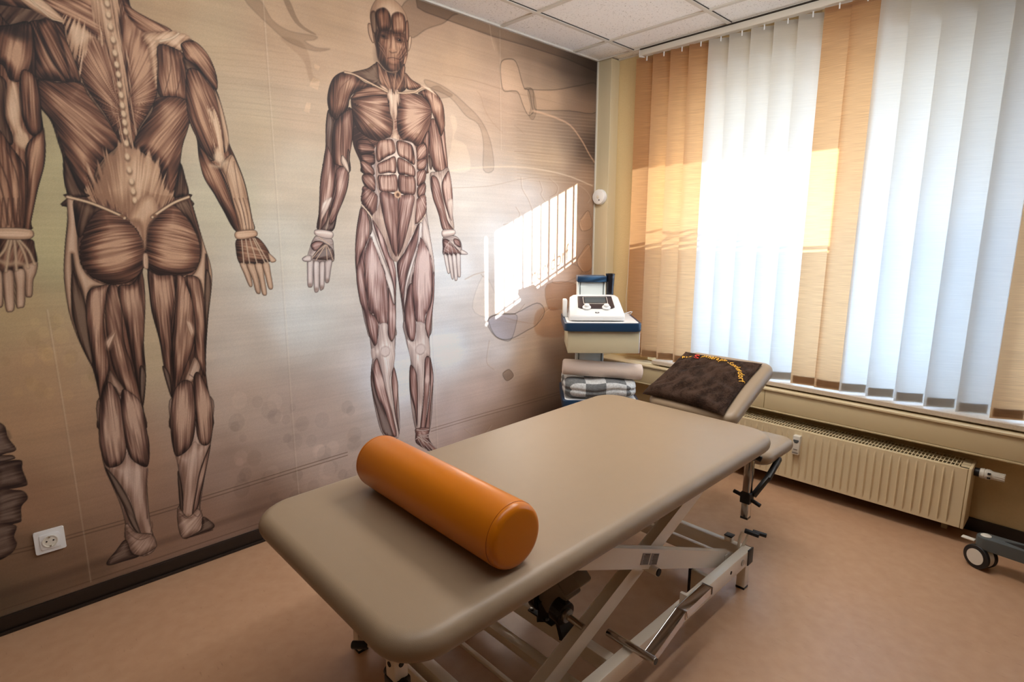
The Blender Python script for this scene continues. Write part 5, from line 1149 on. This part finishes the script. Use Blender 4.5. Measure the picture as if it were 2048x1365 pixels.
for cx_, cy_ in ((243,1085),(293,1120),(336,1105),(382,1050)): blob('E', (cx_, cy_), 22, 26, (96,66,54), .5, .8)
m_('E', [(1312,700),(1400,688),(1450,730),(1462,800),(1450,845),(1320,850),(1308,780)], 's', gain=-.05)
m_('E', [(1395,715),(1440,725),(1452,782),(1405,762)], 'm', gain=-.05); m_('E', [(1310,720),(1350,720),(1400,770),(1450,840),(1320,840),(1308,780)], 'm', gain=-.15)
for q in ([(1316,845),(1345,850),(1360,930),(1366,985),(1352,995),(1340,970)], [(1348,850),(1378,850),(1392,940),(1396,1030),(1380,1037),(1366,980)], [(1382,850),(1412,848),(1424,940),(1427,1035),(1413,1052),(1400,1030)], [(1415,845),(1448,842),(1452,930),(1452,1012),(1438,1024),(1426,1005)], [(1455,800),(1500,822),(1506,840),(1455,838)]): HAND('E', q, gain=.1)
for q in ([(1360,735),(1325,790),(1316,835)], [(1362,735),(1350,790),(1355,838)], [(1366,735),(1380,790),(1390,835)], [(1370,738),(1405,790),(1425,832)], [(1372,738),(1420,775),(1450,820)]): stroke('E', q, 7, (224,206,196), .9, 1.4, .35)
m_('E', [(1306,645),(1398,640),(1402,682),(1312,702)], 't', line=.5, gain=.08)

IMG = np.clip(IMG*(1+.05*(rs.rand(NR, NC, 1)-.5)), 0, 255)/255
LIN = 1.22*np.where(IMG <= .04045, IMG/12.92, ((IMG+.055)/1.055)**2.4).astype(np.float32)
LIN = np.minimum(LIN, .86)
# the sheet: fine grid, plus coarser columns where the wallpaper runs on behind the camera
ex = np.linspace(-4.39, MY0-.05, 24); ysv = np.concatenate([ex, GYv]); nC = len(ysv)
Vv = np.zeros((NR, nC, 3), np.float32); Vv[..., 1] = ysv[None]; Vv[..., 2] = GZv[:, None]
edge = LIN[:, :40].mean(1, keepdims=True)*0+np.array(lin((150,124,96))[:3], np.float32)
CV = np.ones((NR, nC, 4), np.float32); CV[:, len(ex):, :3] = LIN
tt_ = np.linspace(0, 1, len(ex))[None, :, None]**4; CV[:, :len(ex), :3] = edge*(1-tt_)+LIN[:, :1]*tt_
idx = (np.arange(NR-1)[:, None]*nC+np.arange(nC-1)[None]).ravel()
quads = np.stack([idx, idx+1, idx+nC+1, idx+nC], 1).astype(np.int32)
me = D.meshes.new('wall_mural'); nv = NR*nC; nf = len(quads)
me.vertices.add(nv); me.vertices.foreach_set('co', Vv.ravel()); me.loops.add(nf*4); me.loops.foreach_set('vertex_index', quads.ravel())
me.polygons.add(nf); me.polygons.foreach_set('loop_start', np.arange(0, nf*4, 4, dtype=np.int32)); me.update(calc_edges=True)
ca_ = me.color_attributes.new('print', 'FLOAT_COLOR', 'POINT'); ca_.data.foreach_set('color', CV.ravel())
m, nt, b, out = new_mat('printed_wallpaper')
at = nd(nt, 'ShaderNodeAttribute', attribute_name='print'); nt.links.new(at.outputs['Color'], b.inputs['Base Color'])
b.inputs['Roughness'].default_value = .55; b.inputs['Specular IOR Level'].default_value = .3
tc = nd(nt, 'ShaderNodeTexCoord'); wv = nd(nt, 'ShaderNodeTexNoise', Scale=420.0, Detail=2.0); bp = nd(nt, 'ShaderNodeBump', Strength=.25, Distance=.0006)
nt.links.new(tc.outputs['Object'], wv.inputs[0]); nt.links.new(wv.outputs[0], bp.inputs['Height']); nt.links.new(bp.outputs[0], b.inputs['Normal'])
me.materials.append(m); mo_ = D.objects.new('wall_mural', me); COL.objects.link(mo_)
tag(mo_, 'wallpaper mural with two life size anatomical muscle figures covering the left wall', 'mural')
AM = Matrix.Translation((2.29, -.262, .092)) @ Matrix.Rotation(math.radians(-3), 4, 'Z')
pl = [(0.0, -.032), (.1, -.037), (.55, -.05), (.55, .05), (.1, .037), (0, .032)]+[(-.03*math.sin(PI*k/8)-.0, .032*math.cos(PI*k/8)) for k in range(1, 8)]
am = MB().prism(pl, 0, .05, AM, .005); CP(am, 'base_leg', 'greyblue')
CP(MB().prism([(.06, 0), (.12, -.019), (.5, -.03), (.5, .03), (.12, .019)], .0495, .0512, AM), 'leg_recess', 'black')
CP(MB().lathe([(.018, 0), (.018, .003), (.014, .0055), (.001, .006)], AM @ Matrix.Translation((0, 0, .0495)), 28), 'top_plug', 'offwhite')
wd = Vector((math.cos(math.radians(240)), math.sin(math.radians(240)), 0))    # axle direction
C0 = Vector((2.283, -.262, .05))
wh = CP(MB().cyl(C0-wd*.03, C0-wd*.012, .05, 40, bevel=.005).cyl(C0+wd*.012, C0+wd*.03, .05, 40, bevel=.005), 'castor_wheel', 'black')
CP(MB().cyl(C0-wd*.0315, C0-wd*.029, .033, 32, bevel=.001).cyl(C0+wd*.029, C0+wd*.0315, .033, 32), 'wheel_cover', 'offwhite', wh)
CP(MB().cyl(C0-wd*.0125, C0+wd*.0125, .046, 32).cyl(C0+Vector((.0, .0, .03)), C0+Vector((0, 0, .045)), .022, 24), 'castor_fork', 'offwhite')
CP(MB().box((-.075, -.012, .055), (-.03, .012, .061), Matrix.Translation(C0) @ Matrix.Rotation(math.radians(-8), 4, 'Z') @ Matrix.Translation((.005, 0, 0)), .002), 'brake_pedal', 'offwhite')

# ------------------------------------------------------------------ camera
f_px, yaw, pitch = 1117.55, -0.807467, 0.181684
w_ = Vector((math.sin(yaw)*math.cos(pitch), math.cos(yaw)*math.cos(pitch), -math.sin(pitch)))
r_ = Vector((math.cos(yaw), -math.sin(yaw), 0)); u_ = r_.cross(w_)
cam = D.cameras.new('camera'); co = D.objects.new('camera', cam); COL.objects.link(co)
mt = Matrix((r_, u_, -w_)).transposed().to_4x4(); mt.translation = (2.471, -3.1415, 1.35); co.matrix_world = mt
cam.sensor_width = 36; cam.lens = f_px/2048*36; cam.clip_start = .02; SC.camera = co

# ------------------------------------------------------------------ light
sun = D.lights.new('sun', 'SUN'); so_ = D.objects.new('sun', sun); COL.objects.link(so_)
sdir = Vector((-1, -.66, -.29)).normalized(); so_.rotation_euler = sdir.to_track_quat('-Z', 'Y').to_euler()
sun.energy = 20; sun.angle = math.radians(.5); sun.color = (1, .95, .89)
wd_ = D.worlds.new('world'); SC.world = wd_; wd_.use_nodes = True; nt = wd_.node_tree
bg = nt.nodes['Background']; tc = nt.nodes.new('ShaderNodeTexCoord'); sx = nt.nodes.new('ShaderNodeSeparateXYZ'); cr = nt.nodes.new('ShaderNodeValToRGB')
nt.links.new(tc.outputs['Generated'], sx.inputs[0]); nt.links.new(sx.outputs[2], cr.inputs[0])
cr.color_ramp.elements[0].position = 0; cr.color_ramp.elements[0].color = (.78, .86, 1, 1)
cr.color_ramp.elements[1].position = .6; cr.color_ramp.elements[1].color = (.42, .62, 1, 1)
nt.links.new(cr.outputs[0], bg.inputs[0]); bg.inputs[1].default_value = 4.2
def area(name, loc, rot, sx_, sy_, e, c):
    l = D.lights.new(name, 'AREA'); l.shape = 'RECTANGLE'; l.size = sx_; l.size_y = sy_; l.energy = e; l.color = c
    o = D.objects.new(name, l); COL.objects.link(o); o.location = loc; o.rotation_euler = rot; return o
# unseen fill panel added under the ceiling to brighten the room
area('ceiling_fill', (1.25, -1.0, CE-.02), (0, 0, 0), 1.1, .45, 17, (1, .93, .86))

area('mural_fill', (2.0, -1.9, 2.36), (0, math.radians(76), 0), .2, 2.4, 17, (.96, .98, 1))  # added off-view fill that brightens the mural, not a real fitting
SC.view_settings.view_transform = 'Standard'; SC.view_settings.look = 'None'; SC.view_settings.gamma = 1
SC.view_settings.use_curve_mapping = False; SC.view_settings.exposure = 0.5
